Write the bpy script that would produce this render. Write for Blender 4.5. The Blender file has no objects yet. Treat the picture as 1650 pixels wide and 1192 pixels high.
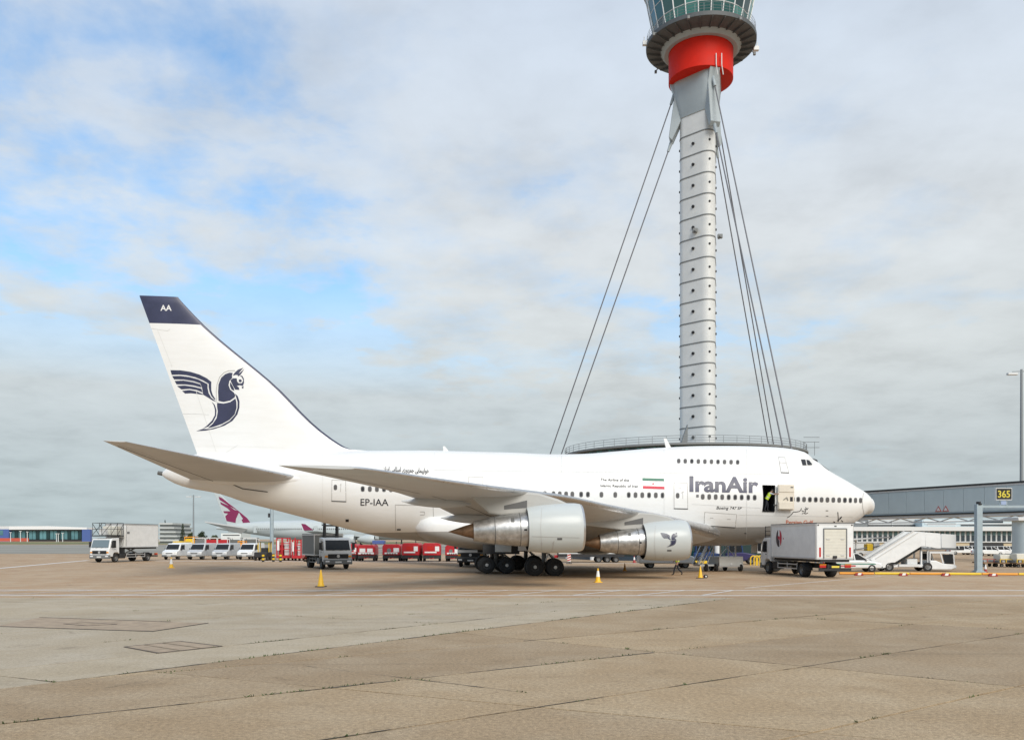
import bpy, bmesh, math, random
import numpy as np
from mathutils import Vector, Matrix, Euler
from mathutils.geometry import tessellate_polygon
random.seed(7)
R = math.radians
SC = bpy.context.scene
COL = SC.collection

# ------------------------------------------------------------------ camera, sky, sun, exposure
F, HV, CU, CZ = 1393.0, 868.1, 825.0, 2.5646       # focal length and horizon row of the photograph, eye height
cam_d = bpy.data.cameras.new('camera')
cam = bpy.data.objects.new('camera', cam_d); COL.objects.link(cam)
cam.location = (0, 0, CZ); cam.rotation_euler = (R(90), 0, 0)
cam_d.sensor_width = 36.0; cam_d.lens = F / 1650 * 36.0
cam_d.shift_y = (HV - 596.0) / 1650.0
cam_d.clip_start = 0.1; cam_d.clip_end = 20000
SC.camera = cam

SUN_EL, SUN_AZ = 37.0, 158.0                       # azimuth measured from +Y towards +X
world = bpy.data.worlds.new('World'); SC.world = world; world.use_nodes = True
nt = world.node_tree; nt.nodes.clear()
def wn(t, **k):
    n = nt.nodes.new(t)
    for a, b in k.items(): setattr(n, a, b)
    return n
def math_node(tree, op, a, b=None, c=None, clamp=False):
    n = tree.nodes.new('ShaderNodeMath'); n.operation = op; n.use_clamp = clamp
    for i, v in enumerate((a, b, c)):
        if v is None: continue
        if isinstance(v, (int, float)): n.inputs[i].default_value = v
        else: tree.links.new(v, n.inputs[i])
    return n.outputs[0]
def mixc(tree, fac, a, b, mode='MIX'):
    n = tree.nodes.new('ShaderNodeMix'); n.data_type = 'RGBA'; n.blend_type = mode
    for sock, v in ((n.inputs[0], fac), (n.inputs[6], a), (n.inputs[7], b)):
        if isinstance(v, (int, float)): sock.default_value = v
        elif isinstance(v, tuple): sock.default_value = (*v[:3], 1)
        else: tree.links.new(v, sock)
    return n.outputs[2]
def ramp(tree, fac, stops, interp='LINEAR'):
    n = tree.nodes.new('ShaderNodeValToRGB'); n.color_ramp.interpolation = interp
    els = n.color_ramp.elements
    while len(els) < len(stops): els.new(0.5)
    for e, (p, c) in zip(els, stops):
        e.position = p; e.color = (*c, 1) if isinstance(c, tuple) else (c, c, c, 1)
    tree.links.new(fac, n.inputs[0]); return n.outputs[0]
def noise(tree, vec, scale, detail=4, rough=0.55, dist=0.0, dims='3D'):
    n = tree.nodes.new('ShaderNodeTexNoise'); n.noise_dimensions = dims
    n.inputs['Scale'].default_value = scale; n.inputs['Detail'].default_value = detail
    n.inputs['Roughness'].default_value = rough; n.inputs['Distortion'].default_value = dist
    if vec is not None: tree.links.new(vec, n.inputs['Vector'])
    return n.outputs[0]
tc = wn('ShaderNodeTexCoord'); sep = wn('ShaderNodeSeparateXYZ'); nt.links.new(tc.outputs['Generated'], sep.inputs[0])
zc_ = math_node(nt, 'MAXIMUM', sep.outputs[2], 0.0)
den = math_node(nt, 'ADD', zc_, 0.16)
px_ = math_node(nt, 'DIVIDE', sep.outputs[0], den); py_ = math_node(nt, 'DIVIDE', sep.outputs[1], den)
cmb = wn('ShaderNodeCombineXYZ'); nt.links.new(px_, cmb.inputs[0]); nt.links.new(py_, cmb.inputs[1])
SKY_OFF = (8.2, 2.2, 0.0)
off = wn('ShaderNodeVectorMath', operation='ADD'); nt.links.new(cmb.outputs[0], off.inputs[0]); off.inputs[1].default_value = SKY_OFF
n1 = noise(nt, off.outputs[0], 1.0, 6, 0.56, 0.25)
n2 = noise(nt, off.outputs[0], 4.2, 6, 0.6, 0.15)
n3 = noise(nt, off.outputs[0], 3.2, 6, 0.6, 0.1)
cover = math_node(nt, 'ADD', math_node(nt, 'MULTIPLY', n1, 0.66), math_node(nt, 'MULTIPLY', n2, 0.355))
# the cloud sheet thins towards the west (left of the view), thick towards the east
side = math_node(nt, 'MULTIPLY', px_, 0.065)
cover = math_node(nt, 'ADD', math_node(nt, 'ADD', cover, side), 0.008)
mask = ramp(nt, cover, [(0.37, 0.18), (0.44, 0.55), (0.49, 0.86), (0.56, 1.0)], 'LINEAR')
low = ramp(nt, zc_, [(0.0, 1.0), (0.16, 1.0), (0.23, 0.66), (0.33, 0.0)])
mask = math_node(nt, 'MAXIMUM', mask, math_node(nt, 'MULTIPLY', low, 0.98), clamp=True)
ccol = ramp(nt, zc_, [(0.0, (3.8, 4.45, 4.65)), (0.10, (4.7, 5.2, 5.35)), (0.20, (5.7, 6.1, 6.2)), (0.32, (6.1, 6.5, 6.8)), (0.42, (5.7, 6.3, 7.0)), (0.62, (4.9, 5.75, 7.0)), (1.0, (4.9, 5.75, 7.0))])
shade = ramp(nt, n3, [(0.30, 0.88), (0.5, 1.0), (0.68, 1.07)])
ccol = mixc(nt, 1.0, ccol, shade, 'MULTIPLY')
sky = wn('ShaderNodeTexSky', sky_type='NISHITA'); sky.sun_disc = False
sky.sun_elevation = R(SUN_EL); sky.sun_rotation = R(SUN_AZ); sky.altitude = 20; sky.air_density = 1.0; sky.dust_density = 0.6; sky.ozone_density = 2.0
skc = mixc(nt, 1.0, sky.outputs[0], (1.0, 1.72, 1.98), 'MULTIPLY')
mx = mixc(nt, mask, skc, ccol)
bg = wn('ShaderNodeBackground'); bg.inputs[1].default_value = 0.1; nt.links.new(mx, bg.inputs[0])
wo = wn('ShaderNodeOutputWorld'); nt.links.new(bg.outputs[0], wo.inputs[0])

sd = bpy.data.lights.new('sun', 'SUN'); sun = bpy.data.objects.new('sun', sd); COL.objects.link(sun)
sd.energy = 2.7; sd.angle = R(32); sd.color = (1.0, 0.94, 0.85)
sun.rotation_euler = (R(90 - SUN_EL), 0, R(180 - SUN_AZ))
SC.view_settings.view_transform = 'Standard'; SC.view_settings.look = 'None'
SC.view_settings.exposure = 0.22; SC.view_settings.gamma = 1.0; SC.view_settings.use_curve_mapping = False

# ------------------------------------------------------------------ helpers
def gp(u, v):
    "the ground point seen at a pixel"
    d = CZ * F / (v - HV); return Vector(((u - CU) / F * d, d, 0))
def at(u, v, d): return Vector(((u - CU) / F * d, d, CZ + (HV - v) / F * d))
_M = {}
def mat(name, rgb, rough=0.6, metal=0.0, var=0.0, vscale=3.0, bump=0.0, bscale=40.0, emit=None, spec=None, coat=0.0, alpha=None, trans=0.0):
    if name in _M: return _M[name]
    m = bpy.data.materials.new(name); m.use_nodes = True; t = m.node_tree
    b = t.nodes['Principled BSDF']
    b.inputs['Base Color'].default_value = (*rgb, 1); b.inputs['Roughness'].default_value = rough; b.inputs['Metallic'].default_value = metal
    if spec is not None: b.inputs['Specular IOR Level'].default_value = spec
    if coat: b.inputs['Coat Weight'].default_value = coat; b.inputs['Coat Roughness'].default_value = 0.15
    if trans: b.inputs['Transmission Weight'].default_value = trans
    if var or bump:
        co = t.nodes.new('ShaderNodeTexCoord').outputs['Object']
        if var:
            f = noise(t, co, vscale, 5, 0.62)
            lo = tuple(c * (1 - var) for c in rgb); hi = tuple(min(1, c * (1 + var)) for c in rgb)
            t.links.new(ramp(t, f, [(0.3, lo), (0.7, hi)]), b.inputs['Base Color'])
            rr = math_node(t, 'ADD', math_node(t, 'MULTIPLY', f, 0.2), rough - 0.1, clamp=True); t.links.new(rr, b.inputs['Roughness'])
        if bump:
            bn = t.nodes.new('ShaderNodeBump'); bn.inputs['Strength'].default_value = bump; bn.inputs['Distance'].default_value = 0.02
            t.links.new(noise(t, co, bscale, 4), bn.inputs['Height']); t.links.new(bn.outputs[0], b.inputs['Normal'])
    if emit: b.inputs['Emission Color'].default_value = (*emit, 1); b.inputs['Emission Strength'].default_value = 1.0
    _M[name] = m; return m

class MB:
    "collects shapes and links them as one mesh object"
    def __init__(s): s.v = []; s.f = []; s.m = []; s.s = []
    def add(s, vs, fs, m=0, smooth=False, M=None):
        o = len(s.v)
        s.v += [tuple(M @ Vector(p)) if M is not None else tuple(p) for p in vs]
        for f in fs: s.f.append(tuple(i + o for i in f)); s.m.append(m); s.s.append(smooth)
        return s
    def box(s, x0, x1, y0, y1, z0, z1, m=0, M=None):
        vs = [(x, y, z) for z in (z0, z1) for y in (y0, y1) for x in (x0, x1)]
        return s.add(vs, [(0, 2, 3, 1), (4, 5, 7, 6), (0, 1, 5, 4), (2, 6, 7, 3), (0, 4, 6, 2), (1, 3, 7, 5)], m, False, M)
    def bar(s, p, q, w, h=None, m=0):
        "square bar from p to q"
        p, q = Vector(p), Vector(q); h = h or w; d = (q - p).normalized()
        up = Vector((0, 0, 1)) if abs(d.z) < 0.95 else Vector((1, 0, 0))
        a = d.cross(up).normalized(); b = a.cross(d)
        vs = [e + a * (i * w / 2) + b * (j * h / 2) for e in (p, q) for i, j in ((-1, -1), (1, -1), (1, 1), (-1, 1))]
        return s.add(vs, [(3, 2, 1, 0), (4, 5, 6, 7), (0, 1, 5, 4), (1, 2, 6, 5), (2, 3, 7, 6), (3, 0, 4, 7)], m)
    def cyl(s, p, q, r0, r1=None, n=12, m=0, caps=True, smooth=True):
        p, q = Vector(p), Vector(q); r1 = r0 if r1 is None else r1; d = (q - p).normalized()
        up = Vector((0, 0, 1)) if abs(d.z) < 0.95 else Vector((1, 0, 0))
        a = d.cross(up).normalized(); b = a.cross(d)
        vs = [e + (a * math.cos(2 * math.pi * k / n) + b * math.sin(2 * math.pi * k / n)) * r for e, r in ((p, r0), (q, r1)) for k in range(n)]
        s.add(vs, [(k, n + k, n + (k + 1) % n, (k + 1) % n) for k in range(n)], m, smooth)
        if caps: s.add(vs, [tuple(range(n)), tuple(reversed(range(n, 2 * n)))], m)
        return s
    def tube(s, pts, r, n=6, m=0):
        for a, b in zip(pts[:-1], pts[1:]): s.cyl(a, b, r, r, n, m)
        return s
    def loft(s, rings, m=0, close=True, cap0=False, cap1=False, smooth=True, fm=None):
        n = len(rings[0]); vs = [p for r in rings for p in r]; fs = []; ms = []
        for i in range(len(rings) - 1):
            for k in range(n if close else n - 1):
                fs.append((i * n + k, i * n + (k + 1) % n, (i + 1) * n + (k + 1) % n, (i + 1) * n + k)); ms.append(fm(i, k) if fm else m)
        o = len(s.v); s.v += [tuple(p) for p in vs]
        for f, mm in zip(fs, ms): s.f.append(tuple(i + o for i in f)); s.m.append(mm); s.s.append(smooth)
        if cap0: s.f.append(tuple(o + k for k in reversed(range(n)))); s.m.append(m); s.s.append(False)
        if cap1: s.f.append(tuple(o + (len(rings) - 1) * n + k for k in range(n))); s.m.append(m); s.s.append(False)
        return s
    def lathe(s, prof, o=(0, 0, 0), ax=(0, 0, 1), n=32, m=0, smooth=True, fm=None):
        "profile of (distance along axis, radius)"
        o = Vector(o); d = Vector(ax).normalized(); up = Vector((0, 0, 1)) if abs(d.z) < 0.95 else Vector((1, 0, 0))
        a = d.cross(up).normalized(); b = a.cross(d)
        rings = [[o + d * h + (a * math.cos(2 * math.pi * k / n) + b * math.sin(2 * math.pi * k / n)) * max(r, 1e-4) for k in range(n)] for h, r in prof]
        return s.loft(rings, m, True, False, False, smooth, fm)
    def prism(s, poly, ax, a, b, m=0):
        "2D polygon swept along an axis: ax 'y' takes (x,z), 'x' takes (y,z), 'z' takes (x,y)"
        def P(p, t): return (p[0], t, p[1]) if ax == 'y' else ((t, p[0], p[1]) if ax == 'x' else (p[0], p[1], t))
        n = len(poly); vs = [P(p, a) for p in poly] + [P(p, b) for p in poly]
        return s.add(vs, [tuple(reversed(range(n))), tuple(range(n, 2 * n))] + [(k, (k + 1) % n, n + (k + 1) % n, n + k) for k in range(n)], m)
    def build(s, name, mats, parent=None, bevel=0.0, seg=1, angle=40, loc=None, rot=None, data_only=False):
        me = bpy.data.meshes.new(name); me.from_pydata(s.v, [], s.f)
        if not isinstance(mats, (list, tuple)): mats = [mats]
        for m in mats: me.materials.append(m)
        me.polygons.foreach_set('material_index', s.m); me.polygons.foreach_set('use_smooth', s.s)
        bm = bmesh.new(); bm.from_mesh(me); bmesh.ops.remove_doubles(bm, verts=bm.verts, dist=1e-5)
        bmesh.ops.recalc_face_normals(bm, faces=bm.faces); bm.to_mesh(me); bm.free()
        me.set_sharp_from_angle(angle=R(angle)); me.update()
        return link(name, me, parent, bevel, seg, loc, rot)
def link(name, me, parent=None, bevel=0.0, seg=1, loc=None, rot=None):
    o = bpy.data.objects.new(name, me); COL.objects.link(o)
    if parent is not None: o.parent = parent
    if loc is not None: o.location = loc
    if rot is not None: o.rotation_euler = rot
    if bevel:
        b = o.modifiers.new('bevel', 'BEVEL'); b.width = bevel; b.segments = seg; b.limit_method = 'ANGLE'; b.angle_limit = R(35)
    return o
def thing(name, label, cat, loc=(0, 0, 0), rz=0.0, group=None):
    o = bpy.data.objects.new(name, None); COL.objects.link(o); o.empty_display_size = 0.3
    o.location = loc; o.rotation_euler = (0, 0, rz); o['label'] = label; o['category'] = cat
    if group: o['group'] = group
    return o
def tag(o, label, cat, group=None):
    o['label'] = label; o['category'] = cat
    if group: o['group'] = group
    return o
def struct(o): o['kind'] = 'structure'; return o
KIDS = {}
def dup(root, loc, rz, label=None, group=None):
    def kids(p): return [o for o in COL.objects if o.parent == p]
    r = root.copy(); COL.objects.link(r); r.location = loc; r.rotation_euler = (0, 0, rz)
    if label: r['label'] = label
    if group: r['group'] = group
    for c in kids(root):
        c2 = c.copy(); COL.objects.link(c2); c2.parent = r
        for g in kids(c):
            g2 = g.copy(); COL.objects.link(g2); g2.parent = c2
    return r
def pchip(xs, ys):
    xs = np.array(xs, float); ys = np.array(ys, float); h = np.diff(xs); d = np.diff(ys) / h
    m = np.zeros(len(xs)); m[0] = d[0]; m[-1] = d[-1]
    for i in range(1, len(xs) - 1):
        if d[i - 1] * d[i] > 0:
            w1 = 2 * h[i] + h[i - 1]; w2 = h[i] + 2 * h[i - 1]; m[i] = (w1 + w2) / (w1 / d[i - 1] + w2 / d[i])
    def f(x):
        x = min(max(x, xs[0]), xs[-1]); i = min(int(np.searchsorted(xs, x, 'right')) - 1, len(h) - 1)
        t = (x - xs[i]) / h[i]
        return float((2*t**3 - 3*t*t + 1) * ys[i] + (t**3 - 2*t*t + t) * h[i] * m[i] + (-2*t**3 + 3*t*t) * ys[i+1] + (t**3 - t*t) * h[i] * m[i+1])
    return f
def lerp(xs, ys): return lambda x: float(np.interp(x, xs, ys))

def text_mesh(s, bold=0.0, shear=0.0, space=1.0):
    "outline of a line of writing as a flat bmesh"
    cu = bpy.data.curves.new('writing', 'FONT'); cu.body = s; cu.offset = bold; cu.shear = shear; cu.space_character = space; cu.resolution_u = 3
    o = bpy.data.objects.new('writing', cu); COL.objects.link(o)
    dg = bpy.context.evaluated_depsgraph_get(); dg.update()
    me = bpy.data.meshes.new_from_object(o.evaluated_get(dg)); bpy.data.objects.remove(o); bpy.data.curves.remove(cu)
    bm = bmesh.new(); bm.from_mesh(me); bpy.data.meshes.remove(me); return bm
def flat_text(name, s, m, parent, o, ex, ey, w=None, h=None, bold=0.0, depth=0.004, shear=0.0):
    "writing laid on a plane: o lower left corner, ex and ey unit vectors"
    bm = text_mesh(s, bold, shear); xs = [v.co.x for v in bm.verts]; ys = [v.co.y for v in bm.verts]
    x0, x1, y0, y1 = min(xs), max(xs), min(ys), max(ys)
    ex, ey, o = Vector(ex), Vector(ey), Vector(o)
    sx = w / (x1 - x0) if w else h / (y1 - y0); sy = h / (y1 - y0) if h else sx
    for v in bm.verts: v.co = o + ex * ((v.co.x - x0) * sx) + ey * ((v.co.y - y0) * sy)
    me = bpy.data.meshes.new(name); bm.to_mesh(me); bm.free(); me.materials.append(m)
    return link(name, me, parent)

# ------------------------------------------------------------------ materials of the ground
def ground_mat(name, base, dark, light, grain=1.0, per_object=0.0):
    m = bpy.data.materials.new(name); m.use_nodes = True; t = m.node_tree; b = t.nodes['Principled BSDF']
    co = t.nodes.new('ShaderNodeNewGeometry').outputs['Position']
    big = noise(t, co, 0.055, 4, 0.6, 0.4); med = noise(t, co, 0.45, 5, 0.62, 0.2); fine = noise(t, co, 14.0, 4, 0.75); spk = noise(t, co, 55.0, 3, 0.7)
    c = mixc(t, ramp(t, big, [(0.36, 0.0), (0.64, 1.0)]), dark, base)
    c = mixc(t, ramp(t, med, [(0.42, 0.0), (0.72, 0.75)]), c, light)
    stain = noise(t, co, 0.85, 6, 0.72, 0.6)
    c = mixc(t, ramp(t, stain, [(0.58, 0.0), (0.72, 0.55)]), c, tuple(x * 0.55 for x in dark))
    mp = t.nodes.new('ShaderNodeMapping'); mp.inputs['Scale'].default_value = (0.05, 0.75, 1); mp.inputs['Rotation'].default_value = (0, 0, R(-8)); t.links.new(co, mp.inputs[0])
    c = mixc(t, ramp(t, noise(t, mp.outputs[0], 1.0, 5, 0.65, 0.5), [(0.54, 0.0), (0.72, 0.38)]), c, tuple(x * 0.62 for x in dark))
    spots = noise(t, co, 0.42, 3, 0.5, 0.3); c = mixc(t, ramp(t, spots, [(0.70, 0.0), (0.76, 0.55)]), c, tuple(x * 0.45 for x in dark))
    c = mixc(t, grain, c, ramp(t, fine, [(0.28, 0.6), (0.5, 1.0), (0.72, 1.4)]), 'MULTIPLY')
    c = mixc(t, grain * 0.8, c, ramp(t, spk, [(0.28, 0.5), (0.55, 1.0), (0.74, 1.6)]), 'MULTIPLY')
    if per_object:
        rnd = t.nodes.new('ShaderNodeObjectInfo').outputs['Random']
        c = mixc(t, 1.0, c, ramp(t, rnd, [(0.0, (1 - per_object, 1 - per_object, 1 - per_object * 0.8)), (1.0, (1 + per_object, 1 + per_object * 0.97, 1 + per_object * 0.9))]), 'MULTIPLY')
    t.links.new(c, b.inputs['Base Color']); b.inputs['Roughness'].default_value = 0.85; b.inputs['Specular IOR Level'].default_value = 0.25
    bn = t.nodes.new('ShaderNodeBump'); bn.inputs['Strength'].default_value = 0.35; bn.inputs['Distance'].default_value = 0.01
    t.links.new(spk, bn.inputs['Height']); t.links.new(bn.outputs[0], b.inputs['Normal'])
    _M[name] = m; return m
M_CONC = ground_mat('apron concrete', (0.40, 0.292, 0.175), (0.325, 0.232, 0.135), (0.445, 0.35, 0.232), 1.0, 0.10)
M_CONL = ground_mat('pale apron concrete', (0.435, 0.36, 0.255), (0.37, 0.30, 0.205), (0.475, 0.41, 0.315), 0.6, 0.04)
M_FAR = ground_mat('far apron concrete', (0.45, 0.312, 0.190), (0.37, 0.238, 0.135), (0.50, 0.40, 0.28), 0.8)
M_JOINT = mat('joint filler', (0.055, 0.05, 0.04), 0.95)
M_LINE = mat('worn white paint', (0.66, 0.65, 0.62), 0.7, var=0.18, vscale=1.2)
M_WEED = mat('weed green', (0.07, 0.10, 0.03), 0.9, var=0.3, vscale=8)
M_GRASS = mat('dry airfield grass', (0.15, 0.15, 0.055), 0.95, var=0.35, vscale=0.05)
M_TAR = mat('old tarmac', (0.345, 0.262, 0.18), 0.9, var=0.22, vscale=2.5, bump=0.3)

# ------------------------------------------------------------------ ground: one sheet to the horizon with a field of cast slabs in front
X0, X1, Y0, Y1 = -34.0, 34.0, -12.0, 37.6
g = MB()
big = 9000
for (a, b_, c, d) in ((-big, big, Y1, big), (-big, big, -big, Y0), (-big, X0, Y0, Y1), (X1, big, Y0, Y1)):
    g.add([(a, c, 0), (b_, c, 0), (b_, d, 0), (a, d, 0)], [(0, 1, 2, 3)])
ground = struct(g.build('ground', M_FAR))
bed = MB(); bed.add([(X0 - .2, Y0 - .2, -0.05), (X1 + .2, Y0 - .2, -0.05), (X1 + .2, Y1 + .2, -0.05), (X0 - .2, Y1 + .2, -0.05)], [(0, 1, 2, 3)])
struct(bed.build('slab_bed', M_JOINT))
apron = struct(bpy.data.objects.new('apron', None)); COL.objects.link(apron)

def split(polys, p, q, keep=None):
    "cut polygons along the line p q"
    px, py = p; dx, dy = q[0] - p[0], q[1] - p[1]; out = []
    for poly in polys:
        s = [(x - px) * dy - (y - py) * dx for x, y in poly]
        if min(s) > -1e-6 or max(s) < 1e-6: out.append(poly); continue
        A, B = [], []
        for i in range(len(poly)):
            j = (i + 1) % len(poly); a, b_ = poly[i], poly[j]
            (A if s[i] >= 0 else B).append(a)
            if s[i] * s[j] < 0:
                t = s[i] / (s[i] - s[j]); c = (a[0] + t * (b_[0] - a[0]), a[1] + t * (b_[1] - a[1])); A.append(c); B.append(c)
        out += [x for x in (A, B) if len(x) > 2]
    return out
L1 = ((-8.2, 15.5), (9.1, 36.9))
halves = split([[(X0, Y0), (X1, Y0), (X1, Y1), (X0, Y1)]], *L1)
def right_of(poly):
    cx = sum(p[0] for p in poly) / len(poly); cy = sum(p[1] for p in poly) / len(poly)
    return (cx + 8.2) * 21.4 - (cy - 15.5) * 17.3 > 0
RS = [h for h in halves if right_of(h)]; LS = [h for h in halves if not right_of(h)]
for c, sl in ((-0.3, .745), (4.1, .745), (8.5, .745), (12.9, .765), (17.2, .732), (21.55, .731)): RS = split(RS, (0, c), (1, c + sl))
for c, sl in ((-6, -.7), (13.4, -.48), (22.4, -.84), (35.1, -.745)): RS = split(RS, (0, c), (1, c + sl))
for c, sl in ((28.9, 1.19), (33.6, 1.19), (40.0, 1.19), (47, 1.19)): LS = split(LS, (0, c), (1, c + sl))
for c, sl in ((11.8, -.46), (25.2, -.5), (36, -.5)): LS = split(LS, (0, c), (1, c + sl))
def inset(poly, d):
    ar = sum(poly[i][0] * poly[(i + 1) % len(poly)][1] - poly[(i + 1) % len(poly)][0] * poly[i][1] for i in range(len(poly)))
    if ar < 0: poly = poly[::-1]
    n = len(poly); out = []
    for i in range(n):
        p, a, c = Vector(poly[i]), Vector(poly[i - 1]), Vector(poly[(i + 1) % n])
        e1 = (p - a).normalized(); e2 = (c - p).normalized(); n1 = Vector((-e1.y, e1.x)); n2 = Vector((-e2.y, e2.x)); b_ = (n1 + n2)
        if b_.length < 1e-4: b_ = n1.copy()
        b_ = b_.normalized(); k = max(0.25, b_.dot(n1)); out.append(tuple(p + b_ * (d / k)))
    return out
random.seed(11)
weeds = MB()
for poly in RS + LS:
    P = [p for i, p in enumerate(poly) if (Vector(p) - Vector(poly[i - 1])).length > 0.05]
    if len(P) < 3: continue
    q = inset(P, random.uniform(0.010, 0.020)); n = len(q)
    # ragged edges: the arrises are broken here and there
    pts = []
    for i in range(n):
        a, b_ = Vector(q[i]), Vector(q[(i + 1) % n]); ln = (b_ - a).length; k = max(1, int(ln / 0.45)); nrm = Vector((-(b_ - a).y, (b_ - a).x)) / max(ln, 1e-6)
        for j in range(k):
            pts.append(a.lerp(b_, j / k) + nrm * (abs(random.gauss(0, 0.006)) + (random.uniform(0.01, 0.03) if random.random() < 0.05 else 0) if j else 0))
    z = random.uniform(-0.003, 0.001); nn = len(pts); s = MB()
    top = [(p.x, p.y, z) for p in pts]; bot = [(p.x, p.y, -0.06) for p in pts]
    s.add(top + bot, [tuple(range(nn))] + [(i, nn + i, nn + (i + 1) % nn, (i + 1) % nn) for i in range(nn)])
    s.build('concrete_slab', M_CONC if right_of(poly) else M_CONL, apron)
    for i in range(n):
        a, b_ = Vector(q[i]), Vector(q[(i + 1) % n])
        if max(a.y, b_.y) < 8: continue
        for _ in range(int((b_ - a).length * 0.55)):
            t = random.random(); c = a.lerp(b_, t)
            if noise_hash := (math.sin(c.x * 1.7) + math.sin(c.y * 2.3 + c.x) > 0.75):
                for _k in range(7):
                    o = c + (b_ - a).normalized() * random.gauss(0, 0.12); h = random.uniform(0.012, 0.045); w = random.uniform(0.008, 0.02); an = random.random() * 6.3
                    dx, dy = math.cos(an) * w, math.sin(an) * w; lx, ly = random.gauss(0, .02), random.gauss(0, .02)
                    weeds.add([(o.x - dx, o.y - dy, -0.01), (o.x + dx, o.y + dy, -0.01), (o.x + lx, o.y + ly, h)], [(0, 1, 2)])
def seal(name, p, q, w, weed):
    p, q = Vector(p), Vector(q); d = (q - p).normalized(); nr = Vector((-d.y, d.x)); L_ = (q - p).length; n = int(L_ / .22); s = MB(); up, dn = [], []
    for i in range(n + 1):
        c = p.lerp(q, i / n); k = max(.12, .6 + .5 * math.sin(i * .37 + p.x) + random.gauss(0, .35)); up.append(c + nr * w * k * random.uniform(.6, 1.2)); dn.append(c - nr * w * k * random.uniform(.6, 1.2))
        if random.random() < weed * (1 if math.sin(i * .23 + p.y) > .1 else .15):
            for _k in range(6):
                o = c + d * random.gauss(0, .10) + nr * random.gauss(0, .02); h = random.uniform(.012, .05); e = random.uniform(.01, .025); an = random.random() * 6.3
                weeds.add([(o.x - math.cos(an) * e, o.y - math.sin(an) * e, 0), (o.x + math.cos(an) * e, o.y + math.sin(an) * e, 0), (o.x + random.gauss(0, .03), o.y + random.gauss(0, .03), h)], [(0, 1, 2)])
    s.add([(v.x, v.y, .0045) for v in up + dn], [(i, i + 1, n + 2 + i, n + 1 + i) for i in range(n)]); struct(s.build(name, M_JOINT))
def along(c, sl, x0, x1): return (x0, c + sl * x0), (x1, c + sl * x1)
seal('joint_seal', (-8.2, 15.5), (9.1, 36.9), .030, .7)
seal('joint_seal', *along(17.2, .732, -13, 3.2), .026, .5)
seal('joint_seal', *along(12.9, .765, -6, 16), .013, .15)
seal('joint_seal', *along(21.55, .731, .3, 12), .012, .15)
seal('joint_seal', (-6.75, 20.9), (-.1, 28.8), .014, .2)
seal('joint_seal', (-12.0, 17.4), (-8.2, 15.5), .016, .1)
seal('joint_seal', *along(22.4, -.84, 2.7, 8), .010, .1)
seal('joint_seal', *along(35.1, -.745, 9.2, 16), .012, .2)
seal('joint_seal', *along(14.6, -.69, -4.2, .3), .012, .2)
o = weeds.build('joint_weeds', M_WEED); o['kind'] = 'stuff'

def sheet(name, poly, z, m, parent=None):
    s = MB(); s.add([(x, y, z) for x, y in poly], [tuple(range(len(poly)))]); o = s.build(name, m, parent)
    return o if parent else struct(o)
def P2(*uv): return [tuple(gp(u, v)[:2]) for u, v in uv]
# dark patch and pit covers let into the slabs
sheet('tarmac_patch', P2((64, 994.5), (333, 1003.5), (247, 1017), (-10, 1009)), 0.005, M_TAR)
fr = MB()
M_IRON = mat('rusted iron', (0.10, 0.08, 0.06), 0.9, var=0.3)
for a, b_ in (((64, 994.5), (275, 1001.5)), ((335, 1003.5), (245, 1017)), ((247, 1017), (0, 1009))):
    p, q = gp(*a), gp(*b_); fr.bar(p + Vector((0, 0, .006)), q + Vector((0, 0, .006)), 0.05, 0.012)
struct(fr.build('patch_joint', M_JOINT))
def pit(corners, label, n):
    c = [gp(*p) for p in corners]; t = thing('pit_cover', label, 'pit cover', (c[0] + c[2]) / 2, 0, 'pit covers let into the apron')
    o = (c[0] + c[2]) / 2; c = [p - o for p in c]; f = MB()
    for i in range(4): f.bar(c[i] + Vector((0, 0, .006)), c[(i + 1) % 4] + Vector((0, 0, .006)), 0.06, 0.014)
    f.build('frame', M_IRON, t)
    for i in range(n):
        a = c[0].lerp(c[1], (i + .06) / n); b_ = c[0].lerp(c[1], (i + .94) / n); d = c[3].lerp(c[2], (i + .06) / n); e = c[3].lerp(c[2], (i + .94) / n)
        s = MB(); z = Vector((0, 0, .009)); s.add([a + z, b_ + z, e + z, d + z], [(0, 1, 2, 3)]); s.build('cover_plate', M_TAR, t)
pit([(201, 1042), (290, 1033), (357, 1041), (255, 1052)], 'wide concrete pit cover with an iron frame in front of the yellow cone', 3)
pit([(103, 1005), (140, 1003), (188, 1005.5), (140, 1008)], 'small pit cover inside the dark tarmac patch at left', 2)

# painted lines
def stripe(name, p, q, w, z=0.004):
    p, q = Vector((p[0], p[1])), Vector((q[0], q[1])); d = (q - p).normalized(); n = Vector((-d.y, d.x)) * w / 2
    return sheet(name, [tuple(p + n), tuple(q + n), tuple(q - n), tuple(p - n)], z, M_LINE)
stripe('road_line', (-60, 43.9), (60, 42.9), 0.32)
stripe('road_line', (-60, 39.7), (60, 38.9), 0.30)
for k in range(15):                                       # slanting hatch between the two lines on the left half
    x = -32.6 + k * 2.95
    stripe('hatch_line', (x, 39.5), (x + 2.7 + .3 * math.sin(k * 2.1), 43.3), 0.15, 0.008)
stripe('taxi_line', gp(-30, 917.8)[:2], gp(142, 902.3)[:2], 0.55)
stripe('stand_line', gp(250, 903.2)[:2], gp(770, 905.2)[:2], 0.9)
stripe('stand_line', gp(900, 906.3)[:2], gp(1240, 908.5)[:2], 0.7)
stripe('stand_line', gp(1200, 947)[:2], gp(1420, 928)[:2], 0.12)
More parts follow.
